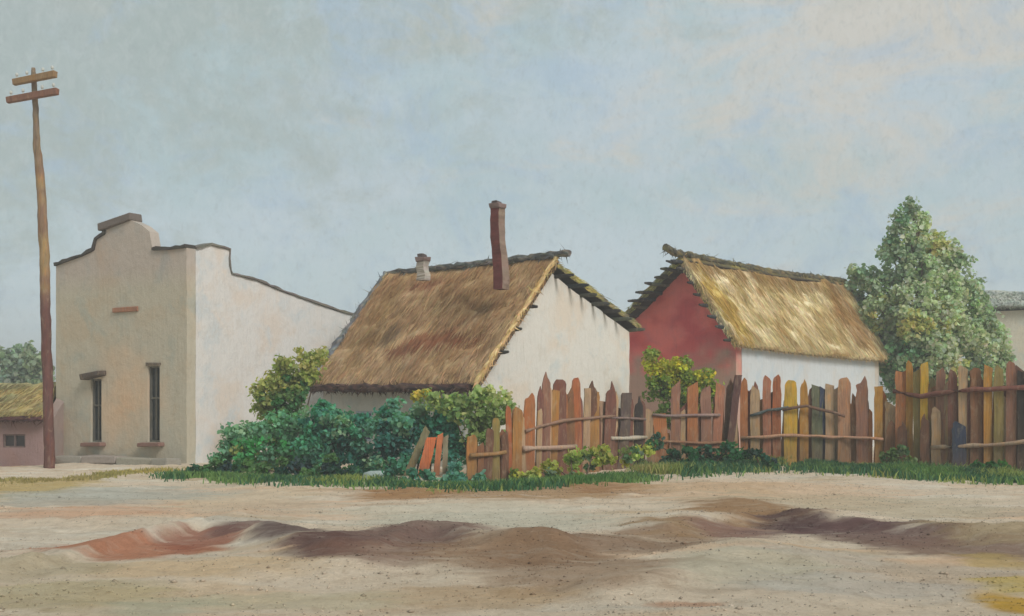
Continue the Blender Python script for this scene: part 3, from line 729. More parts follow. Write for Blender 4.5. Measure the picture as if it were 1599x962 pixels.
def roof2(u, v, r, p):
    c_ = lerp(C(210, 190, 136), C(190, 160, 98), max(0, min(1, .35+fbm(p, .9, 3)*1.2)))
    n_ = fbm(p+Vector((3, 8, 5)), 1.3, 4)
    if n_ > .08: c_ = lerp(c_, C(232, 214, 168), min(1, (n_-.08)*5)*.9)
    if v > .8: c_ = lerp(c_, C(160, 122, 70), (v-.8)*4)
    for (u0, v0, ru, rv, cc, k) in ((.86, .5, .1, .4, C(170, 122, 60), .6), (.06, .4, .05, .5, C(196, 164, 70), .8), (.5, .1, .5, .07, C(214, 196, 150), .5)):
        q_ = math.hypot((u-u0)/ru, (v-v0)/rv)+fbm(p, 3, 2)*.4
        if q_ < 1: c_ = lerp(c_, cc, k)
    return vary(c_, r, .10)
thatch('roof', red, G, GE, RM, RG, TG, roof2, seed=23, nu=60, dens=230, sag=.10, edge_col=C(186, 162, 116), slen=.6)
rb = thatch('roof', red, BG, BM, RM-W1*.02, RG-W1*.02, TG, roof_y, seed=24, nu=30, nv=24, dens=110)
olive = [C(104, 96, 66), C(126, 112, 70), C(84, 82, 66), C(66, 62, 54)]
roll('ridge_roll', red, [RG-L1*.75+Vector((0, 0, .16)), RG-L1*.2+Vector((0, 0, .05)), RG.lerp(RM, .5)+Vector((0, 0, -.07)), RM], .10, olive, 35)
roll('verge_roll', red, [GE+L1*.04, RM+L1*.04], .09, [C(92, 92, 84), C(120, 114, 96), C(70, 72, 70)], 36)
battens(red, G, W1, -L1, wf, WB, zg, [.25, .5, .75, 1.0, 1.25, 1.5, wf-.1, wf+.2, wf+.45, wf+.7, wf+.95, wf+1.2, wf+1.5, wf+1.8], 9, DK, (.3, .6))
battens(red, G-Vector((0, 0, 0)), W1, -L1, wf, WB, lambda a_: zg(a_)+.13, [wf-.05, wf+.1, wf+.33, wf+.6, wf+.85, wf+1.1, wf+1.4], 10, DK, (.6, 1.0))

# ------------------------------------------------------------------ low shed at the far left
Z0 = P(76, 700, 31.0); zd = Vector((-1, .12, 0)).normalized(); zn = Vector((-zd.y, zd.x, 0)); zn = zn if zn.y > 0 else -zn
shed = thing('low_shed', (Z0.x, Z0.y, gz(Z0.x, Z0.y)), 'low mauve-walled shed with yellow thatch left of the utility pole', 'shed')
zt1 = EYE+(HY-655)*31.0/F; so0 = (Z0.x, Z0.y); sdd = (zd.x, zd.y); SL = 5.0; SW = 3.2
ta, tb = line_pt(5, 0, so0, sdd)[0], line_pt(40, 0, so0, sdd)[0]; z1_, z0_ = EYE+(HY-678)*31.1/F, EYE+(HY-699)*31.1/F
wall([(0, -.6), (0, zt1), (SL, zt1), (SL, -.6)], [[(tb, z1_), (ta, z1_), (ta, z0_), (tb, z0_)]], so0, sdd, .25, (-zn.x, -zn.y), C(160, 134, 132), 'front_wall', shed, seed=51)
for t_, s2 in ((0, 1), (SL, -1)):
    o_ = (so0[0]+sdd[0]*t_, so0[1]+sdd[1]*t_); nn = (-sdd[0]*s2, -sdd[1]*s2)
    wall([(.252, -.6), (.252, zt1), (SW/2, zt1+1.15), (SW, zt1), (SW, -.6)], [], o_, (zn.x, zn.y), .25, nn, C(164, 146, 140), 'end_wall', shed, seed=52)
wall([(.252, -.6), (.252, zt1), (SL-.252, zt1), (SL-.252, -.6)], [], (so0[0]+zn.x*SW, so0[1]+zn.y*SW), sdd, .25, (zn.x, zn.y), C(164, 146, 140), 'back_wall', shed, seed=53)
mb = MB(); tm = (ta+tb)/2; w = abs(ta-tb); Mx = frame_M(sdd); nn = (-zn.x, -zn.y)
for s_ in (-1, 0, 1): mb.box(at(so0, sdd, tm+s_*(w/2-.02), (z0_+z1_)/2, nn, -.06), (.04, .06, z1_-z0_-.004), Mx, C(120, 104, 104))
for z_ in (z0_+.02, z1_-.02): mb.box(at(so0, sdd, tm, z_, nn, -.062), (w-.05, .05, .04), Mx, C(120, 104, 104))
wn = mb.build('window', WOOD, shed)
mb = MB(); mb.box(at(so0, sdd, tm, (z0_+z1_)/2, nn, -.09), (w, .008, z1_-z0_), Mx, C(50, 48, 54)); mb.build('pane', GLASS, wn)
e_r = Vector((Z0.x, Z0.y, zt1+.10))-zn*.25-zd*.0; e_l = e_r+zd*(SL+.25); top_r = e_r+zn*(SW/2+.25)+zd*.55; top_r.z = zt1+1.0; top_l = top_r+zd*(SL-.4); top_r.z -= .0
def roof3(u, v, r, p): return vary(lerp(C(186, 164, 104), C(150, 140, 96), max(0, min(1, .5+fbm(p, 1.6, 3)))), r, .15)
thatch('roof', shed, e_l, e_r, top_r, top_l, .14, roof3, seed=25, nu=26, nv=14, dens=220, edge_col=C(92, 56, 52))
b_r = e_r+zn*(SW+.5); b_l = e_l+zn*(SW+.5)
thatch('roof', shed, b_l, b_r, top_r+zn*.02, top_l+zn*.02, .14, roof3, seed=26, nu=20, nv=12, dens=90)
roll('eave_roll', shed, [e_r+Vector((0, 0, -.08)), e_l+Vector((0, 0, -.08))], .05, [C(96, 58, 54), C(76, 52, 50)], 37)

# ------------------------------------------------------------------ pale shed at the right edge, behind the tree
K0 = P(1556, 600, 47); K1 = Vector((.94, -.34, 0)).normalized(); Kn = Vector((.34, .94, 0)).normalized()
pale = thing('pale_outbuilding', (K0.x, K0.y, 0), 'pale beige windowless building right of the pointed tree behind the fence', 'building')
k0 = (K0.x, K0.y); k1 = (K1.x, K1.y); zk = EYE+(HY-486)*47/F
wall([(0, -.6), (0, zk), (6, zk+.1), (6, -.6)], [], k0, k1, .3, (-Kn.x, -Kn.y), C(216, 213, 198), 'front_wall', pale, seed=61)
wall([(.302, -.6), (.302, zk), (4, zk), (4, -.6)], [], k0, (Kn.x, Kn.y), .3, (-k1[0], -k1[1]), C(200, 196, 180), 'end_wall', pale, seed=62)
wall([(.302, -.6), (.302, zk), (4, zk), (4, -.6)], [], (k0[0]+k1[0]*6, k0[1]+k1[1]*6), (Kn.x, Kn.y), .3, k1, C(200, 196, 180), 'end_wall', pale, seed=63)
wall([(.302, -.6), (.302, zk), (5.69, zk), (5.69, -.6)], [], (k0[0]+Kn.x*4, k0[1]+Kn.y*4), k1, .3, (Kn.x, Kn.y), C(200, 196, 180), 'back_wall', pale, seed=64)
kb = K0.copy(); kb.z = zk+.22; kb = kb-K1*.35-Kn*.3; ke = kb+K1*6.7; kt = kb+Kn*2.4+Vector((0, 0, .75)); ku = ke+Kn*2.4+Vector((0, 0, .75))
def roof4(u, v, r, p): return vary(lerp(C(156, 162, 146), C(178, 178, 158), max(0, min(1, .5+fbm(p, 1.2, 3)))), r, .15)
thatch('roof', pale, kb, ke, ku, kt, .16, roof4, seed=27, nu=24, nv=12, dens=110, edge_col=C(120, 124, 96))
thatch('roof', pale, kb+Kn*4.6, ke+Kn*4.6, ku+Kn*.02, kt+Kn*.02, .16, roof4, seed=28, nu=20, nv=10, dens=60)

# ------------------------------------------------------------------ utility pole
YP = 28.6
pb = P(78, 730, YP); pole = thing('utility_pole', (pb.x, pb.y, gz(pb.x, pb.y)), 'tall crooked wooden utility pole with two short crossarms beside the plastered building', 'utility pole')
r = random.Random(4)
pp = [(78, 745), (78, 728), (77, 690), (76, 640), (75, 590), (73, 545), (72, 500), (71, 450), (70, 400), (67, 350), (65, 300), (62, 260), (58, 225), (57, 190), (55, 150), (53, 118), (52.5, 106)]
rad = [.150, .148, .145, .14, .138, .138, .135, .135, .135, .13, .12, .112, .100, .082, .076, .07, .05]
def polec(t, p):
    z = p.z; c_ = lerp(C(108, 72, 68), C(144, 116, 94), max(0, min(1, (z-3.7)/.9)))
    if z > 3.9 and fbm(p*2, 1, 2) > .05: c_ = lerp(c_, C(168, 142, 98), .6)
    return vary(lerp(c_, C(132, 116, 98), max(0, min(1, (z-6.8)/1.2))), r, .16)
pts = [P(x, y, YP) for x, y in pp]; P3 = []; R3 = []
for i in range(len(pts)-1):
    for k in range(4): P3.append(pts[i].lerp(pts[i+1], k/4)+Vector((r.uniform(-.008, .008), 0, 0))); R3.append(rad[i]+(rad[i+1]-rad[i])*k/4)
P3.append(pts[-1]); R3.append(rad[-1]); R3 = [q_*.86 for q_ in R3]
mb = MB(3); mb.tube(P3, R3, 12, polec, rough=.07); mb.build('post', WOOD, pole, smooth=True)
for (xa, ya, xb, yb, cc) in ((21, 128, 87, 115, C(152, 122, 86)), (11, 156, 90, 142, C(134, 96, 80))):
    a, b = P(xa, ya, YP+.10), P(xb, yb, YP-.50); c_ = (a+b)/2; c_.y = YP-.17
    ax = (b-a).normalized(); n_ = ax.cross(Vector((0, 0, 1))).normalized(); u_ = n_.cross(ax)
    mb = MB(8); segs = 6; L = (b-a).length
    for k in range(1): mb.box(c_, (L, .12, .145), Matrix((ax, n_, u_)).transposed(), cc, .012)
    arm = bevel(mb.build('crossarm', WOOD, pole), .015)
    for t in (-.42, -.18, .2, .42):
        q = c_+ax*L*t+u_*.07; mb = MB(2)
        mb.tube([q, q+u_*.05, q+u_*.07, q+u_*.11, q+u_*.14], [.014, .014, .035, .038, .015], 8, C(196, 200, 196)); mb.build('insulator', GLASS, arm)

# ------------------------------------------------------------------ fences of odd palings
FY = [(700, 22.8), (728, 23.0), (800, 23.6), (850, 25.0), (930, 27.0), (1010, 28.5), (1150, 29.0), (1300, 28.4), (1390, 27.8), (1500, 26.6), (1640, 25.6)]
def fy(px): return float(np.interp(px, [a for a, _ in FY], [b for _, b in FY]))
def paling(root, px0, px1, ytop, col, dy=0.0, lean=0.0, ybot=None, tip='round', seed=0, thick=.035, label=None, name='paling'):
    r = random.Random(seed*7+int(px0)); pm = (px0+px1)/2; Y = fy(pm)+dy; x = (pm-CX)*Y/F; w = (px1-px0)*Y/F*r.uniform(.74, .94); ytop += r.uniform(-3, 4); skew = r.uniform(-.45, .45)*w
    g = gz(x, Y)-.12; zt_ = EYE+(HY-ytop)*Y/F
    zb = g if ybot is None else EYE+(HY-ybot)*Y/F
    dx = ((fy(pm+6)-fy(pm-6))/(12*Y/F)); ax = Vector((1, dx*.6+r.uniform(-.12, .12), 0)).normalized(); nn = Vector((-ax.y, ax.x, 0))
    w /= max(.6, ax.x); H = zt_-zb; n = 9; hw = w/2; thick *= .7
    k = {'round': [1, 1, 1, 1, 1, .97, .92, .78, .45], 'flat': [1, 1, 1, 1, 1, 1, .99, .98, .94], 'point': [1, 1, 1, 1, .98, .95, .85, .55, .14]}[tip]
    ts = [0, .2, .4, .6, .75, .85, .92, .97, 1.0]
    if tip == 'round': ts = [0, .2, .4, .6, .8, .89, .945, .98, 1.0]
    prof = []
    for i in range(n):
        jit = r.uniform(-.10, .10)*w; kk = k[i]*(1+r.uniform(-.06, .06))
        cz = zb+H*ts[i]; cx = lean*H*ts[i]+jit*.5; prof.append((cx-hw*kk, cx+hw*kk, cz+r.uniform(-.01, .01)))
    vs = []; cs = []
    b0 = Vector((x, Y, 0)); wob = r.uniform(-.04, .04)
    for s_ in (-1, 1):
        for i, (l_, r_, z_) in enumerate(prof):
            for q in (l_, r_):
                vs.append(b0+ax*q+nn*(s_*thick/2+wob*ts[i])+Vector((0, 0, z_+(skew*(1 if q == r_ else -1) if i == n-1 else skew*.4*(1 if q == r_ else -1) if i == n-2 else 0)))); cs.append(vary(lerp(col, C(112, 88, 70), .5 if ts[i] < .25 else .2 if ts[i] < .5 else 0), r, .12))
    fs = []; m = 2*n
    for i in range(n-1):
        a = 2*i; fs += [(a, a+1, a+3, a+2), (a+m, a+2+m, a+3+m, a+1+m), (a, a+2, a+2+m, a+m), (a+1, a+1+m, a+3+m, a+3)]
    fs += [(0, m, 1+m, 1), (2*n-2, 2*n-1, 2*n-1+m, 2*n-2+m)]
    mb = MB(); mb.add(vs, fs, cs)
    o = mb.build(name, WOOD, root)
    if label: o['label'] = label
    return o
def rail(root, pts, rad, col, seed=0, dy=-.07, label=None):
    mb = MB(seed); r = random.Random(seed); q = []
    for (a, ya), (b, yb) in zip(pts, pts[1:]):
        k = max(2, int((b-a)/18))
        for i in range(k):
            px = a+(b-a)*i/k; q.append(P(px, ya+(yb-ya)*i/k+r.uniform(-1.2, 1.2), fy(px)+dy))
    q.append(P(pts[-1][0], pts[-1][1], fy(pts[-1][0])+dy))
    mb.tube(q, [rad*r.uniform(.8, 1.2) for _ in q], 7, lambda t, p: vary(col, r, .15), rough=.12)
    o = mb.build('rail', WOOD, root, smooth=True)
    if label: o['label'] = label
    return o
wine, dkb, rust, och, oran, tan, slate, gold, mauve, yel, olv, brn, blk, gry, navy = (C(112, 68, 66), C(96, 64, 52), C(170, 92, 52), C(170, 122, 62), C(178, 110, 62), C(190, 164, 132),
    C(66, 68, 74), C(190, 140, 50), C(150, 108, 94), C(214, 176, 44), C(140, 132, 72), C(128, 88, 62), C(56, 50, 48), C(156, 148, 132), C(62, 72, 96))
_mute = lambda c_, k=.22: lerp(c_, C(158, 116, 84), k)
wine, dkb, rust, och, oran, tan, gold, mauve, yel, olv, brn = [_mute(c_) for c_ in (wine, dkb, rust, och, oran, tan, gold, mauve, yel, olv, brn)]; slate = _mute(slate, .2)
def fence(name, label, x0, items, rails, infill=.97):
    Y = fy(x0); root = thing(name, ((x0-CX)*Y/F, Y, gz((x0-CX)*Y/F, Y)), label, 'fence')
    rf_ = random.Random(x0); xe = x0+4; x_end = max(i_[1] for i_ in items)-6
    while infill and xe < x_end:
        w_ = rf_.uniform(14, 21); base_top = min([i_[2] for i_ in items if i_[0]-12 < xe < i_[1]+12] or [640])
        if rf_.random() < infill:
            paling(root, xe, xe+w_, base_top+rf_.uniform(4, 40), vary(rf_.choice([brn, dkb, mauve, tan, och, oran, wine]), rf_, .15), dy=.09, lean=rf_.uniform(-.05, .05), seed=int(xe), tip=rf_.choice(['flat', 'round', 'point']))
        xe += w_*.8+rf_.uniform(-2, 2)
    for i, it in enumerate(items):
        paling(root, *it[:4], seed=i, **(it[4] if len(it) > 4 else {}))
    for j, rl_ in enumerate(rails): rail(root, *rl_[:3], seed=j+int(x0), **(rl_[3] if len(rl_) > 3 else {}))
    return root
fence('paling_fence', 'run-down fence of dark and rust palings in front of the white gable', 728, [
    (728, 745, 680, och, dict(lean=.02)), (745, 757, 692, brn), (752, 768, 667, dkb, dict(lean=.06)), (768, 782, 651, olv), (782, 795, 675, dkb, dict(dy=.05)), (790, 801, 630, rust, dict(dy=.06)),
    (797, 815, 640, och, dict(lean=.03)), (816, 837, 617, oran, dict(tip='round')), (836, 846, 640, tan, dict(dy=.06)), (844, 860, 588, mauve, dict(tip='point')), (863, 888, 594, wine), (892, 910, 589, rust, dict(tip='round')),
    (884, 897, 612, brn, dict(dy=.06)), (907, 921, 603, tan, dict(lean=.05, tip='flat')), (918, 938, 610, och, dict(tip='flat')), (940, 960, 602, wine, dict(lean=.04, tip='point')), (955, 966, 615, dkb, dict(dy=.06)),
    (962, 982, 614, slate, dict(lean=.08, tip='flat', label='near-black slanting paling')), (977, 989, 622, wine, dict(dy=.05)), (989, 1007, 624, blk, dict(tip='point'))],
    [([(822, 672), (880, 656), (960, 650)], .035, C(150, 120, 104)), ([(955, 652), (1008, 655)], .03, C(130, 112, 110)),
     ([(735, 712), (790, 706)], .045, C(158, 122, 82)), ([(818, 700), (900, 697)], .05, C(190, 164, 146)), ([(955, 684), (1010, 683)], .045, C(196, 190, 176))])
fence('paling_fence', 'short fence of reddish brown palings below the red gable', 1010, [
    (1010, 1024, 637, tan, dict(lean=-.04)), (1023, 1046, 647, oran, dict(lean=-.06, tip='flat')), (1047, 1064, 601, mauve, dict(tip='flat')), (1062, 1072, 640, tan, dict(dy=.06)), (1071, 1092, 602, oran, dict(tip='flat')),
    (1094, 1112, 606, mauve, dict(tip='flat')), (1108, 1127, 600, C(176, 118, 92), dict(lean=.06, tip='flat')), (1137, 1154, 640, tan, dict(tip='round')),
    (1129, 1143, 588, C(92, 60, 58), dict(lean=.12, dy=-.12, thick=.10, tip='flat', name='post', label='dark maroon leaning post'))],
    [([(1020, 647), (1060, 650), (1125, 648)], .035, C(150, 128, 124)), ([(1020, 690), (1090, 692), (1150, 690)], .035, C(150, 110, 84))])
fence('paling_fence', 'fence of tan and bright yellow palings before the blue-white wall', 1155, [
    (1155, 1170, 588, oran, dict(tip='point')), (1171, 1188, 605, tan), (1190, 1206, 588, C(178, 116, 90)), (1206, 1221, 590, rust), (1224, 1246, 595, yel, dict(label='bright yellow paling')), (1248, 1264, 598, gold, dict(tip='point')),
    (1267, 1286, 601, C(110, 114, 92), dict(tip='flat')), (1288, 1304, 600, tan, dict(tip='flat')), (1308, 1330, 592, C(186, 140, 108)), (1336, 1357, 595, mauve), (1364, 1381, 605, gold, dict(tip='flat')),
    (1280, 1290, 606, navy, dict(dy=.05, tip='flat')), (1330, 1338, 615, brn, dict(dy=.05)), (1356, 1364, 640, oran, dict(dy=.05)), (1376, 1393, 655, brn, dict(lean=.10, tip='point', dy=-.05))],
    [([(1172, 650), (1200, 640), (1232, 636)], .035, C(92, 104, 104)), ([(1222, 640), (1260, 634), (1320, 650)], .035, C(120, 92, 76), dict(dy=-.11)), ([(1158, 684), (1240, 680), (1380, 686)], .038, C(194, 150, 124))])
pal4 = [C(152, 108, 80), C(116, 74, 62), C(176, 138, 92), C(158, 120, 74), C(132, 98, 80)]
it4 = [(1398, 1414, 578, C(202, 136, 92), dict(tip='flat')), (1414, 1427, 566, gold), (1426, 1438, 576, olv, dict(tip='flat')), (1437, 1451, 565, yel, dict(tip='flat', label='tall yellow paling')), (1402, 1417, 660, dkb, dict(dy=-.09, tip='point')),
       (1452, 1462, 590, C(130, 120, 84), dict(dy=.04)), (1462, 1476, 576, mauve), (1480, 1496, 577, wine), (1497, 1513, 572, tan, dict(tip='flat')), (1516, 1534, 573, brn), (1535, 1551, 572, gold, dict(tip='flat')), (1551, 1569, 570, olv),
       (1571, 1588, 567, mauve), (1588, 1604, 578, blk, dict(tip='flat')), (1606, 1624, 570, brn), (1626, 1642, 574, och),
       (1437, 1453, 650, dkb, dict(dy=-.10, tip='point')), (1488, 1508, 664, navy, dict(dy=-.10, label='navy blue half-height paling')), (1383, 1399, 628, tan, dict(dy=.04, tip='flat')),
       (1455, 1470, 640, tan, dict(dy=-.04)), (1474, 1484, 600, C(176, 150, 118), dict(dy=.05)), (1510, 1520, 610, wine, dict(dy=.05)), (1528, 1540, 600, C(124, 80, 66), dict(dy=.06)), (1562, 1574, 620, tan, dict(dy=.05))]
fence('paling_fence', 'tall close-set fence of mixed brown palings below the pointed tree', 1396, it4,
      [([(1396, 612), (1440, 618), (1485, 612), (1560, 606), (1640, 603)], .05, C(132, 84, 74)), ([(1455, 700), (1520, 696), (1640, 688)], .045, C(176, 150, 130))])
# three loose boards leaning in the bushes
def board(label, px0, px1, ytop, ybot, lean, col, Y=23.2, seed=0, tip='round'):
    o_root = thing('loose_board', ((px0-CX)*Y/F, Y, 0), label, 'board', 'loose boards leaning in the bushes')
    pm = (px0+px1)/2; dy = Y-fy(pm)
    o = paling(None, px0, px1, ytop, col, dy=dy, lean=lean, ybot=ybot, tip=tip, seed=seed, thick=.05, name='loose_board')
    bpy.data.objects.remove(o_root)
    vs = [v.co.copy() for v in o.data.vertices]; c0 = Vector((sum(v.x for v in vs)/len(vs), Y, min(v.z for v in vs)))
    for v in o.data.vertices: v.co -= c0
    o.location = c0; tag(o, label, 'board', 'loose boards leaning in the bushes'); return o
board('grey-green board leaning right in the emerald bushes', 629, 645, 667, 742, .42, C(136, 132, 98), Y=23.25, seed=1)
board('bright orange board leaning beside the grey-green one', 650, 668, 680, 746, .25, C(226, 124, 78), Y=23.05, seed=2, tip='flat')
board('narrow orange-brown upright board right of the bright orange one', 676, 688, 680, 742, .10, C(206, 122, 78), Y=23.15, seed=3, tip='flat')
board('narrow grey upright board closest to the fence', 690, 700, 680, 740, .03, C(150, 140, 116), Y=23.2, seed=4, tip='flat')

# ------------------------------------------------------------------ trees, bushes
K = .50
def pal(*cs, k=K): return [C(*c_, k) for c_ in cs]
treep = pal((142, 156, 134), (162, 172, 148), (168, 176, 152), (124, 144, 120), (170, 166, 112), (94, 132, 100), (166, 174, 154), k=1.5)
tree = plant('pointed_tree', 'grey-green tree with pointed loose crown right of the red-gabled house', 'tree', [
    (1424, 325, 13, 0, (0, 3)), (1408, 352, 17, 0, (3, 0, 5)), (1436, 350, 18, 0, (1, 2)), (1390, 386, 20, 0, (3, 5, 0)), (1424, 385, 26, -.4, (0, 1, 3)), (1456, 382, 24, 0, (2, 4, 1)),
    (1402, 420, 26, -.3, (0, 3)), (1440, 425, 32, -.8, (1, 2, 0)), (1480, 405, 26, .2, (2, 1)), (1502, 412, 16, 0, (0, 3)), (1356, 438, 20, .3, (0, 3)), (1385, 455, 32, 0, (0, 1, 3)),
    (1430, 465, 36, -1, (1, 2, 6)), (1475, 455, 34, -.6, (2, 1, 6)), (1510, 450, 24, 0, (1, 0)), (1352, 475, 24, .5, (0, 3)), (1380, 490, 32, -.4, (4, 1, 0)), (1425, 505, 38, -1.2, (4, 1, 2, 0)), (1475, 500, 38, -.9, (2, 6, 4)),
    (1522, 480, 30, 0, (0, 3, 1)), (1540, 505, 22, .2, (1, 0)), (1375, 525, 30, 0, (3, 5, 0)), (1415, 545, 36, -.8, (5, 3, 0)), (1460, 545, 38, -1, (1, 6, 0)), (1510, 530, 36, -.3, (1, 2, 0)), (1540, 545, 22, 0, (0, 1)),
    (1425, 580, 34, -.5, (3, 0, 5)), (1475, 580, 36, -.6, (0, 1, 4)), (1520, 575, 30, 0, (1, 3)), (1402, 590, 26, 0, (3, 5, 0)), (1440, 612, 30, 0, (0, 3)), (1500, 612, 30, 0, (0, 1)), (1546, 585, 22, .2, (1, 0)), (1562, 560, 20, .4, (1, 0)), (1556, 525, 22, .4, (1, 2)), (1330, 455, 12, .6, (0,)), (1568, 595, 18, .4, (0, 1)), (1345, 505, 22, .8, (0, 3)), (1362, 545, 24, .6, (0, 1)), (1384, 565, 24, .3, (0, 1, 3)), (1400, 612, 20, .2, (3, 0)), (1335, 430, 13, .6, (0, 1))], 42, treep, size=.145, dens=26, per=24, seed=71, csize=.26,
    trunk=([(1452, 640, 0), (1450, 560, 0), (1446, 480, 0), (1438, 410, 0), (1430, 350, 0)], [.2, .16, .13, .1, .07, .03]), foliage='crown')
plant('distant_tree', 'hazy grey-green tree behind the low yellow-thatched shed', 'tree', [(5, 575, 26, 0), (35, 568, 26, 0), (60, 572, 22, 0), (-25, 560, 34, 0), (20, 600, 30, 0), (55, 605, 26, 0)], 62, pal((140, 158, 142), (126, 148, 128), (150, 164, 140), k=1.15),
      size=.26, dens=14, per=22, seed=72, csize=.4, trunk=([(20, 620, 0), (20, 580, 0)], [.25, .2, .1]), foliage='crown')
em = pal((60, 130, 112), (48, 110, 98), (94, 150, 126), (42, 88, 84), (126, 158, 128), (76, 144, 116), k=1.30)
lg = pal((160, 176, 112), (136, 156, 96), (176, 184, 128), (116, 142, 88), (190, 176, 80), k=1.30)
ol = pal((156, 162, 92), (132, 142, 76), (176, 176, 104), (60, 116, 66), (96, 124, 72), k=1.30)
yg = pal((168, 164, 52), (120, 136, 52), (196, 182, 50), (92, 116, 52), (140, 150, 70), k=1.45)
dk = pal((40, 88, 68), (34, 72, 60), (58, 104, 62), (48, 76, 80), (80, 116, 66), k=1.30)
mint = pal((112, 160, 128), (92, 144, 112), (130, 170, 140), (70, 150, 88), (140, 146, 84), k=1.30)
plant('olive_shrub', 'olive green shrub growing against the white side wall, left of the thatch', 'shrub', [(476, 562, 18, 0, (0, 2)), (448, 570, 17, 0, (0, 1)), (500, 560, 12, .3, (0, 2)), (432, 594, 22, 0, (0, 2, 1)), (462, 598, 24, -.1, (3, 1)), (412, 612, 16, 0, (0, 2)),
      (420, 638, 24, 0, (4, 1)), (452, 630, 26, -.2, (3, 4)), (478, 590, 18, 0, (1, 0)), (440, 665, 30, -.2, (4, 1))], 28.9, ol, size=.10, seed=73, dens=34, per=36)
plant('mint_shrub', 'pale mint green bush at the foot of the white side wall', 'shrub', [(368, 690, 24, 0, (0, 1, 2)), (400, 680, 26, 0, (0, 2)), (435, 672, 28, 0, (0, 1)), (470, 668, 28, 0, (1, 0, 2)), (350, 712, 20, 0, (0, 1)), (385, 712, 24, -.2, (4, 3)), (425, 704, 28, -.2, (3, 4, 1)), (465, 705, 26, -.2, (1, 3))], 26.4, mint, size=.095, seed=74, per=36)
plant('emerald_bush', 'emerald bush under the left end of the thatched eave', 'bush', [(506, 654, 19, 0, (0, 5)), (502, 642, 13, .1, (5, 2)), (532, 657, 20, 0, (0, 5, 2)), (498, 670, 26, -.2, (0, 1)), (528, 690, 30, -.3, (3, 1)), (500, 712, 28, -.4, (2, 3)), (545, 715, 24, -.4, (3, 1)), (572, 722, 20, -.4, (1, 3)), (560, 700, 14, -.5, (0, 2)), (486, 690, 26, -.4, (5, 2)), (520, 664, 20, -.5, (5, 2, 4)), (552, 680, 14, -.5, (0, 5)), (568, 662, 12, 0, (0, 5))], 26.0, em, size=.095, seed=75, per=38)
plant('emerald_bush', 'tall emerald bush in the middle, behind the leaning boards', 'bush', [(606, 656, 20, 0, (4, 2, 0)), (616, 640, 15, .1, (4, 2)), (690, 650, 14, .1, (0, 5)), (632, 662, 23, 0, (2, 4, 0)), (666, 664, 24, 0, (0, 5)), (696, 668, 28, 0, (0, 5)), (610, 682, 28, -.3, (3, 1)), (645, 695, 30, -.3, (3, 1, 0)), (690, 700, 30, -.2, (0, 5)), (722, 700, 24, 0, (0, 5)), (600, 712, 22, -.3, (1, 3)), (585, 668, 14, -.3, (4, 2)), (590, 735, 16, -.5, (2, 4)), (625, 728, 18, -.6, (5, 0)), (655, 646, 10, 0, (4, 2)), (625, 668, 18, -.5, (4, 2))], 25.6, em, size=.095, seed=76, per=38)
plant('light_green_bush', 'light sage green bush at the corner of the white gable', 'bush', [(745, 615, 16, 0, (0, 2)), (770, 622, 22, 0, (0, 2, 1)), (735, 640, 24, 0, (1, 3, 0)), (765, 650, 24, 0, (1, 3)), (705, 640, 20, 0, (1, 3, 0)), (790, 640, 18, .1, (0, 1)), (752, 672, 24, 0, (1, 3)), (680, 628, 12, 0, (0, 1)), (770, 690, 24, -.1, (3, 1))], 25.2, lg, size=.095, seed=77, per=38)
plant('yellow_flowering_shrub', 'small mustard yellow flowering shrub under the brown eave', 'shrub', [(652, 620, 7, 0, (4,)), (666, 618, 8, 0, (4, 0)), (680, 622, 7, 0, (4, 1)), (662, 636, 10, 0, (1, 3))], 26.3, lg, size=.08, seed=78, csize=.1)
plant('dark_low_bush', 'low dark green plants at the corner of the white side wall', 'bush', [(300, 741, 8, 0, (1, 0)), (322, 735, 13, 0), (352, 730, 17, 0), (385, 730, 20, 0, (0, 2, 4)), (345, 744, 10, -.2, (1, 0))], 25.2, dk, size=.10, seed=79, csize=.13, group='low plants along the edge of the open ground')
plant('dark_low_bush', 'low dark green plants left of the pale stone, below the emerald bush', 'bush', [(415, 738, 17, 0), (448, 732, 20, 0), (480, 736, 19, 0, (3, 1, 0)), (512, 735, 20, 0), (545, 738, 18, 0), (575, 742, 14, 0), (440, 752, 8, -.3, (1,)), (520, 752, 9, -.3, (1, 3)), (480, 754, 10, -.5, (2, 4)), (560, 752, 10, -.5, (0, 2)), (590, 748, 10, -.2)], 24.2, dk, size=.10, seed=80, csize=.13, group='low plants along the edge of the open ground')
plant('teal_low_bush', 'low pale teal plants around the foot of the orange boards', 'bush', [(612, 746, 10, 0), (640, 748, 12, -.2), (668, 750, 13, -.2), (700, 748, 13, -.1), (728, 748, 13, 0), (750, 750, 9, 0), (712, 732, 12, .2)], 22.9, pal((82, 140, 124), (112, 156, 140), (54, 112, 92), (40, 88, 84), k=1.30), size=.09, seed=81, csize=.11, group='low plants along the edge of the open ground')
plant('yellow_green_bush', 'low yellow-green plants at the foot of the dark palings', 'bush', [(805, 745, 10, 0), (832, 736, 14, 0, (4, 0)), (862, 728, 15, .4), (892, 722, 18, .8, (4, 1)), (925, 718, 19, 1.2), (955, 712, 19, 1.6, (0, 1)), (985, 708, 17, 1.9), (1005, 708, 12, 2.2), (900, 745, 10, .3, (3, 1)), (860, 748, 10, 0, (3,))], 23.4, pal((156, 160, 74), (120, 140, 70), (176, 176, 84), (92, 120, 88), (170, 182, 110), k=1.30), size=.10, seed=82, csize=.13)
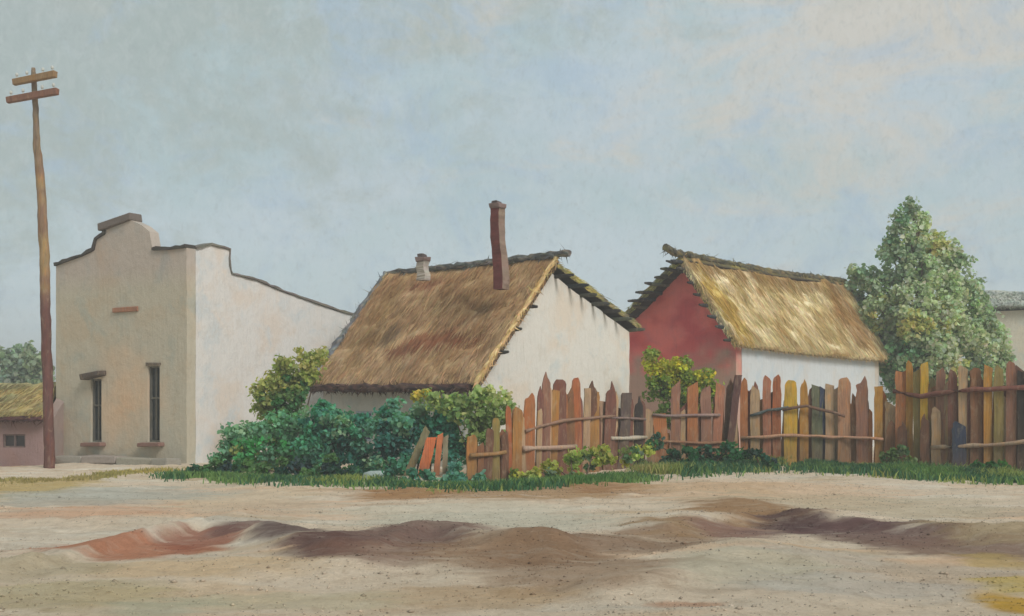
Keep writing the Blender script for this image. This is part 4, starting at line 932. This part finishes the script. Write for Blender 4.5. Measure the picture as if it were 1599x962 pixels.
plant('dark_green_bush', 'low dark green plants below the reddish brown palings', 'bush', [(1022, 695, 15, .2), (1045, 712, 17, 0), (1075, 716, 18, 0, (0, 2)), (1105, 714, 18, 0), (1135, 712, 19, 0, (0, 1)), (1160, 712, 14, .2), (1060, 728, 11, -.5), (1110, 728, 11, -.5)], 27.8, pal((44, 104, 62), (34, 82, 60), (70, 124, 76), (58, 100, 84), k=1.30), size=.10, seed=83, csize=.14)
plant('green_shrub', 'small green shrub below the yellow palings', 'shrub', [(1182, 716, 12, 0), (1205, 722, 10, -.2)], 27.6, dk, size=.09, seed=87, csize=.12)
plant('yellow_shrub', 'yellow-green shrub between the white gable and the red gable', 'shrub', [(1016, 556, 13, 0, (4, 1)), (1024, 572, 16, 0, (1, 0)), (1036, 586, 18, 0, (2, 0)), (1062, 592, 16, 0, (0, 1)), (1086, 594, 16, 0, (0, 1)), (1105, 604, 12, 0, (2, 1)), (1024, 612, 20, 0, (3, 1)), (1060, 618, 20, 0, (1, 3)), (1090, 622, 18, 0, (3, 1)), (1040, 650, 24, 0, (3, 1)), (1048, 574, 14, 0, (2, 0)), (1074, 576, 13, 0, (0, 1)), (1100, 584, 14, 0, (2, 1)), (1118, 606, 12, 0, (1, 0)), (1046, 602, 18, -.1, (0, 1)), (1075, 606, 18, -.1, (1, 2)), (1110, 630, 14, 0, (1, 3))], 31.0, yg, size=.095, seed=84, per=36)
plant('green_weeds', 'bright green weeds at the foot of the fence, below the pointed tree', 'plant', [(1530, 734, 9, 0), (1548, 732, 10, 0), (1566, 734, 9, 0)], 25.6, pal((70, 128, 58), (50, 104, 50), k=1.1), size=.09, seed=85, csize=.11)
plant('green_weeds', 'olive weeds between the yellow palings of the two right-hand fences', 'plant', [(1392, 716, 12, 0), (1404, 706, 12, 0), (1398, 728, 10, 0), (1420, 722, 9, 0)], 26.9, pal((126, 140, 84), (104, 128, 80), (84, 120, 76), k=1.1), size=.09, seed=86, csize=.11)

# grass verge along the fences and bushes
def grass(name, pts, n, pals, hmin, hmax, spread, seed):
    r = np.random.RandomState(seed); V = []; Cc = []; ps = np.array([gxy(*p) for p in pts])
    seg = np.hypot(*np.diff(ps, axis=0).T); cum = np.concatenate([[0], np.cumsum(seg)])
    s = r.uniform(0, cum[-1], n); x = np.interp(s, cum, ps[:, 0]); y = np.interp(s, cum, ps[:, 1])
    x = x+r.normal(scale=.2, size=n); y = y+r.normal(scale=spread, size=n)
    keep = vnoise(x*1.8, y*2.2, seed)+.3*r.rand(n) > .50; x, y = x[keep], y[keep]; n = len(x)
    z = ground_z(x, y); h = r.uniform(hmin, hmax, n)*(0.6+.8*vnoise(x*.8, y*.8, seed+3)); w = r.uniform(.008, .022, n)
    an = r.uniform(0, PI, n); dx, dy = np.cos(an)*w, np.sin(an)*w; lx, ly = r.normal(scale=.4, size=n)*h, r.normal(scale=.4, size=n)*h
    b0 = np.stack([x-dx, y-dy, z-.02], -1); b1 = np.stack([x+dx, y+dy, z-.02], -1)
    m0 = np.stack([x-dx*.7+lx*.4, y-dy*.7+ly*.4, z+h*.6], -1); m1 = np.stack([x+dx*.7+lx*.4, y+dy*.7+ly*.4, z+h*.6], -1)
    t = np.stack([x+lx, y+ly, z+h], -1)
    V = np.stack([b0, b1, m1, t, m0], 1).reshape(-1, 3)
    pi = (vnoise(x*.7, y*.9, seed+9)*.8+.2*r.rand(n)); cc = np.array(pals)[np.clip((pi*len(pals)).astype(int), 0, len(pals)-1)]*r.uniform(.7, 1.3, (n, 1))
    o = raw_mesh(name, V, np.arange(len(V)).reshape(-1, 5), np.repeat(cc, 5, axis=0), LEAF, False)
    return tag(o, kind='stuff')
gp_ = pal((76, 118, 66), (108, 138, 82), (62, 104, 76), (138, 150, 88), (156, 150, 100), k=1.30)
g1 = grass('grass', [(1010, 735), (1100, 732), (1200, 728), (1300, 732), (1400, 740), (1500, 746), (1640, 752)], 42000, gp_, .05, .22, .75, 3)
tag(g1, 'ragged green grass along the foot of the right-hand fences', 'grass')
g2 = grass('grass', [(270, 745), (420, 755), (560, 760), (700, 764), (800, 764), (900, 756), (1010, 742)], 16000, gp_, .04, .15, .42, 5)
tag(g2, 'short dark grass at the edge of the bushes', 'grass')
g3 = grass('grass', [(-60, 752), (40, 755), (110, 752), (200, 742), (290, 738)], 3500, pal((196, 176, 104), (176, 166, 112), (180, 164, 118), k=1.0), .03, .09, .4, 6)
tag(g3, 'sparse dry yellow grass below the low shed and utility pole', 'grass')

# stones
def stone(name, label, px, py, Y, w, d, h, col, seed):
    r = random.Random(seed); x = (px-CX)*Y/F; z = gz(x, Y); mb = MB(seed); vs = []; nn_, mm = 12, 7
    for j in range(mm+1):
        for i in range(nn_):
            a, b = 2*PI*i/nn_, PI*j/mm-PI/2; p = Vector((math.cos(a)*math.cos(b)*w/2, math.sin(a)*math.cos(b)*d/2, math.sin(b)*h/2))
            k = 1+.25*noise.noise(p*4+Vector((seed, 0, 0))); vs.append(Vector((x, Y, z+h*.25))+p*k)
    fs = [(j*nn_+i, j*nn_+(i+1) % nn_, (j+1)*nn_+(i+1) % nn_, (j+1)*nn_+i) for j in range(mm) for i in range(nn_)]
    mb.add(vs, fs, col); o = mb.build(name, STONE, None, base=(x, Y, z), smooth=True)
    return tag(o, label, 'stone')
stone('pale_stone', 'long pale grey-blue stone in the low plants left of the boards', 592, 738, 23.4, .75, .35, .26, C(164, 178, 176), 3)
# gravel and clods scattered on the open ground
r_ = np.random.RandomState(9); n = 26000
y = 7+21*r_.rand(n)**1.3; x = (r_.rand(n)-.5)*y*1.05
keep = vnoise(x*.7, y*1.1, 77)+.5*r_.rand(n) > .62; x, y = x[keep], y[keep]; n = len(x); z = ground_z(x, y); s = r_.uniform(.004, .014, n)*(1+1.2*(r_.rand(n) > .97))
oc = np.array([(1, 0, 0), (0, 1, 0), (-1, 0, 0), (0, -1, 0), (0, 0, .7), (0, 0, -.5)])
V = (np.stack([x, y, z+s*.15], -1)[:, None]+oc[None]*s[:, None, None]*r_.uniform(.6, 1.3, (n, 6, 1))).reshape(-1, 3)
fb_ = np.array([(0, 1, 4), (1, 2, 4), (2, 3, 4), (3, 0, 4), (1, 0, 5), (2, 1, 5), (3, 2, 5), (0, 3, 5)])
fs = (fb_[None]+np.arange(n)[:, None, None]*6).reshape(-1, 3)
ii = np.clip(np.searchsorted(gy, y), 0, len(gy)-1); jj = np.clip(np.searchsorted(gx, x), 0, len(gx)-1)
cc = colr[ii, jj]*r_.uniform(.40, .78, (n, 1))
tag(raw_mesh('gravel', V, fs, np.repeat(cc, 6, axis=0), STONE, False), 'small stones and clods scattered over the bare earth', 'gravel', kind='stuff')

# thin dusty air over the whole place
me = bpy.data.meshes.new('haze'); R_ = 2300.0; zs = (-1.6, 14.0)
me.from_pydata([(x, y, z) for x in (-R_, R_) for y in (-R_, R_) for z in zs], [], [(0, 1, 3, 2), (4, 6, 7, 5), (0, 4, 5, 1), (2, 3, 7, 6), (0, 2, 6, 4), (1, 5, 7, 3)])
hz = bpy.data.objects.new('haze', me); COL.objects.link(hz)
m = bpy.data.materials.new('dusty_air'); m.use_nodes = True; nt = m.node_tree; nt.nodes.clear()
vo = N(nt, 'ShaderNodeVolumePrincipled', Density=.0038); vo.inputs['Color'].default_value = (.93, .95, .95, 1); vo.inputs['Anisotropy'].default_value = .0
ou = N(nt, 'ShaderNodeOutputMaterial'); nt.links.new(vo.outputs[0], ou.inputs['Volume']); me.materials.append(m)
tag(hz, 'thin pale dusty air lying over the open ground and houses', 'haze', kind='stuff')
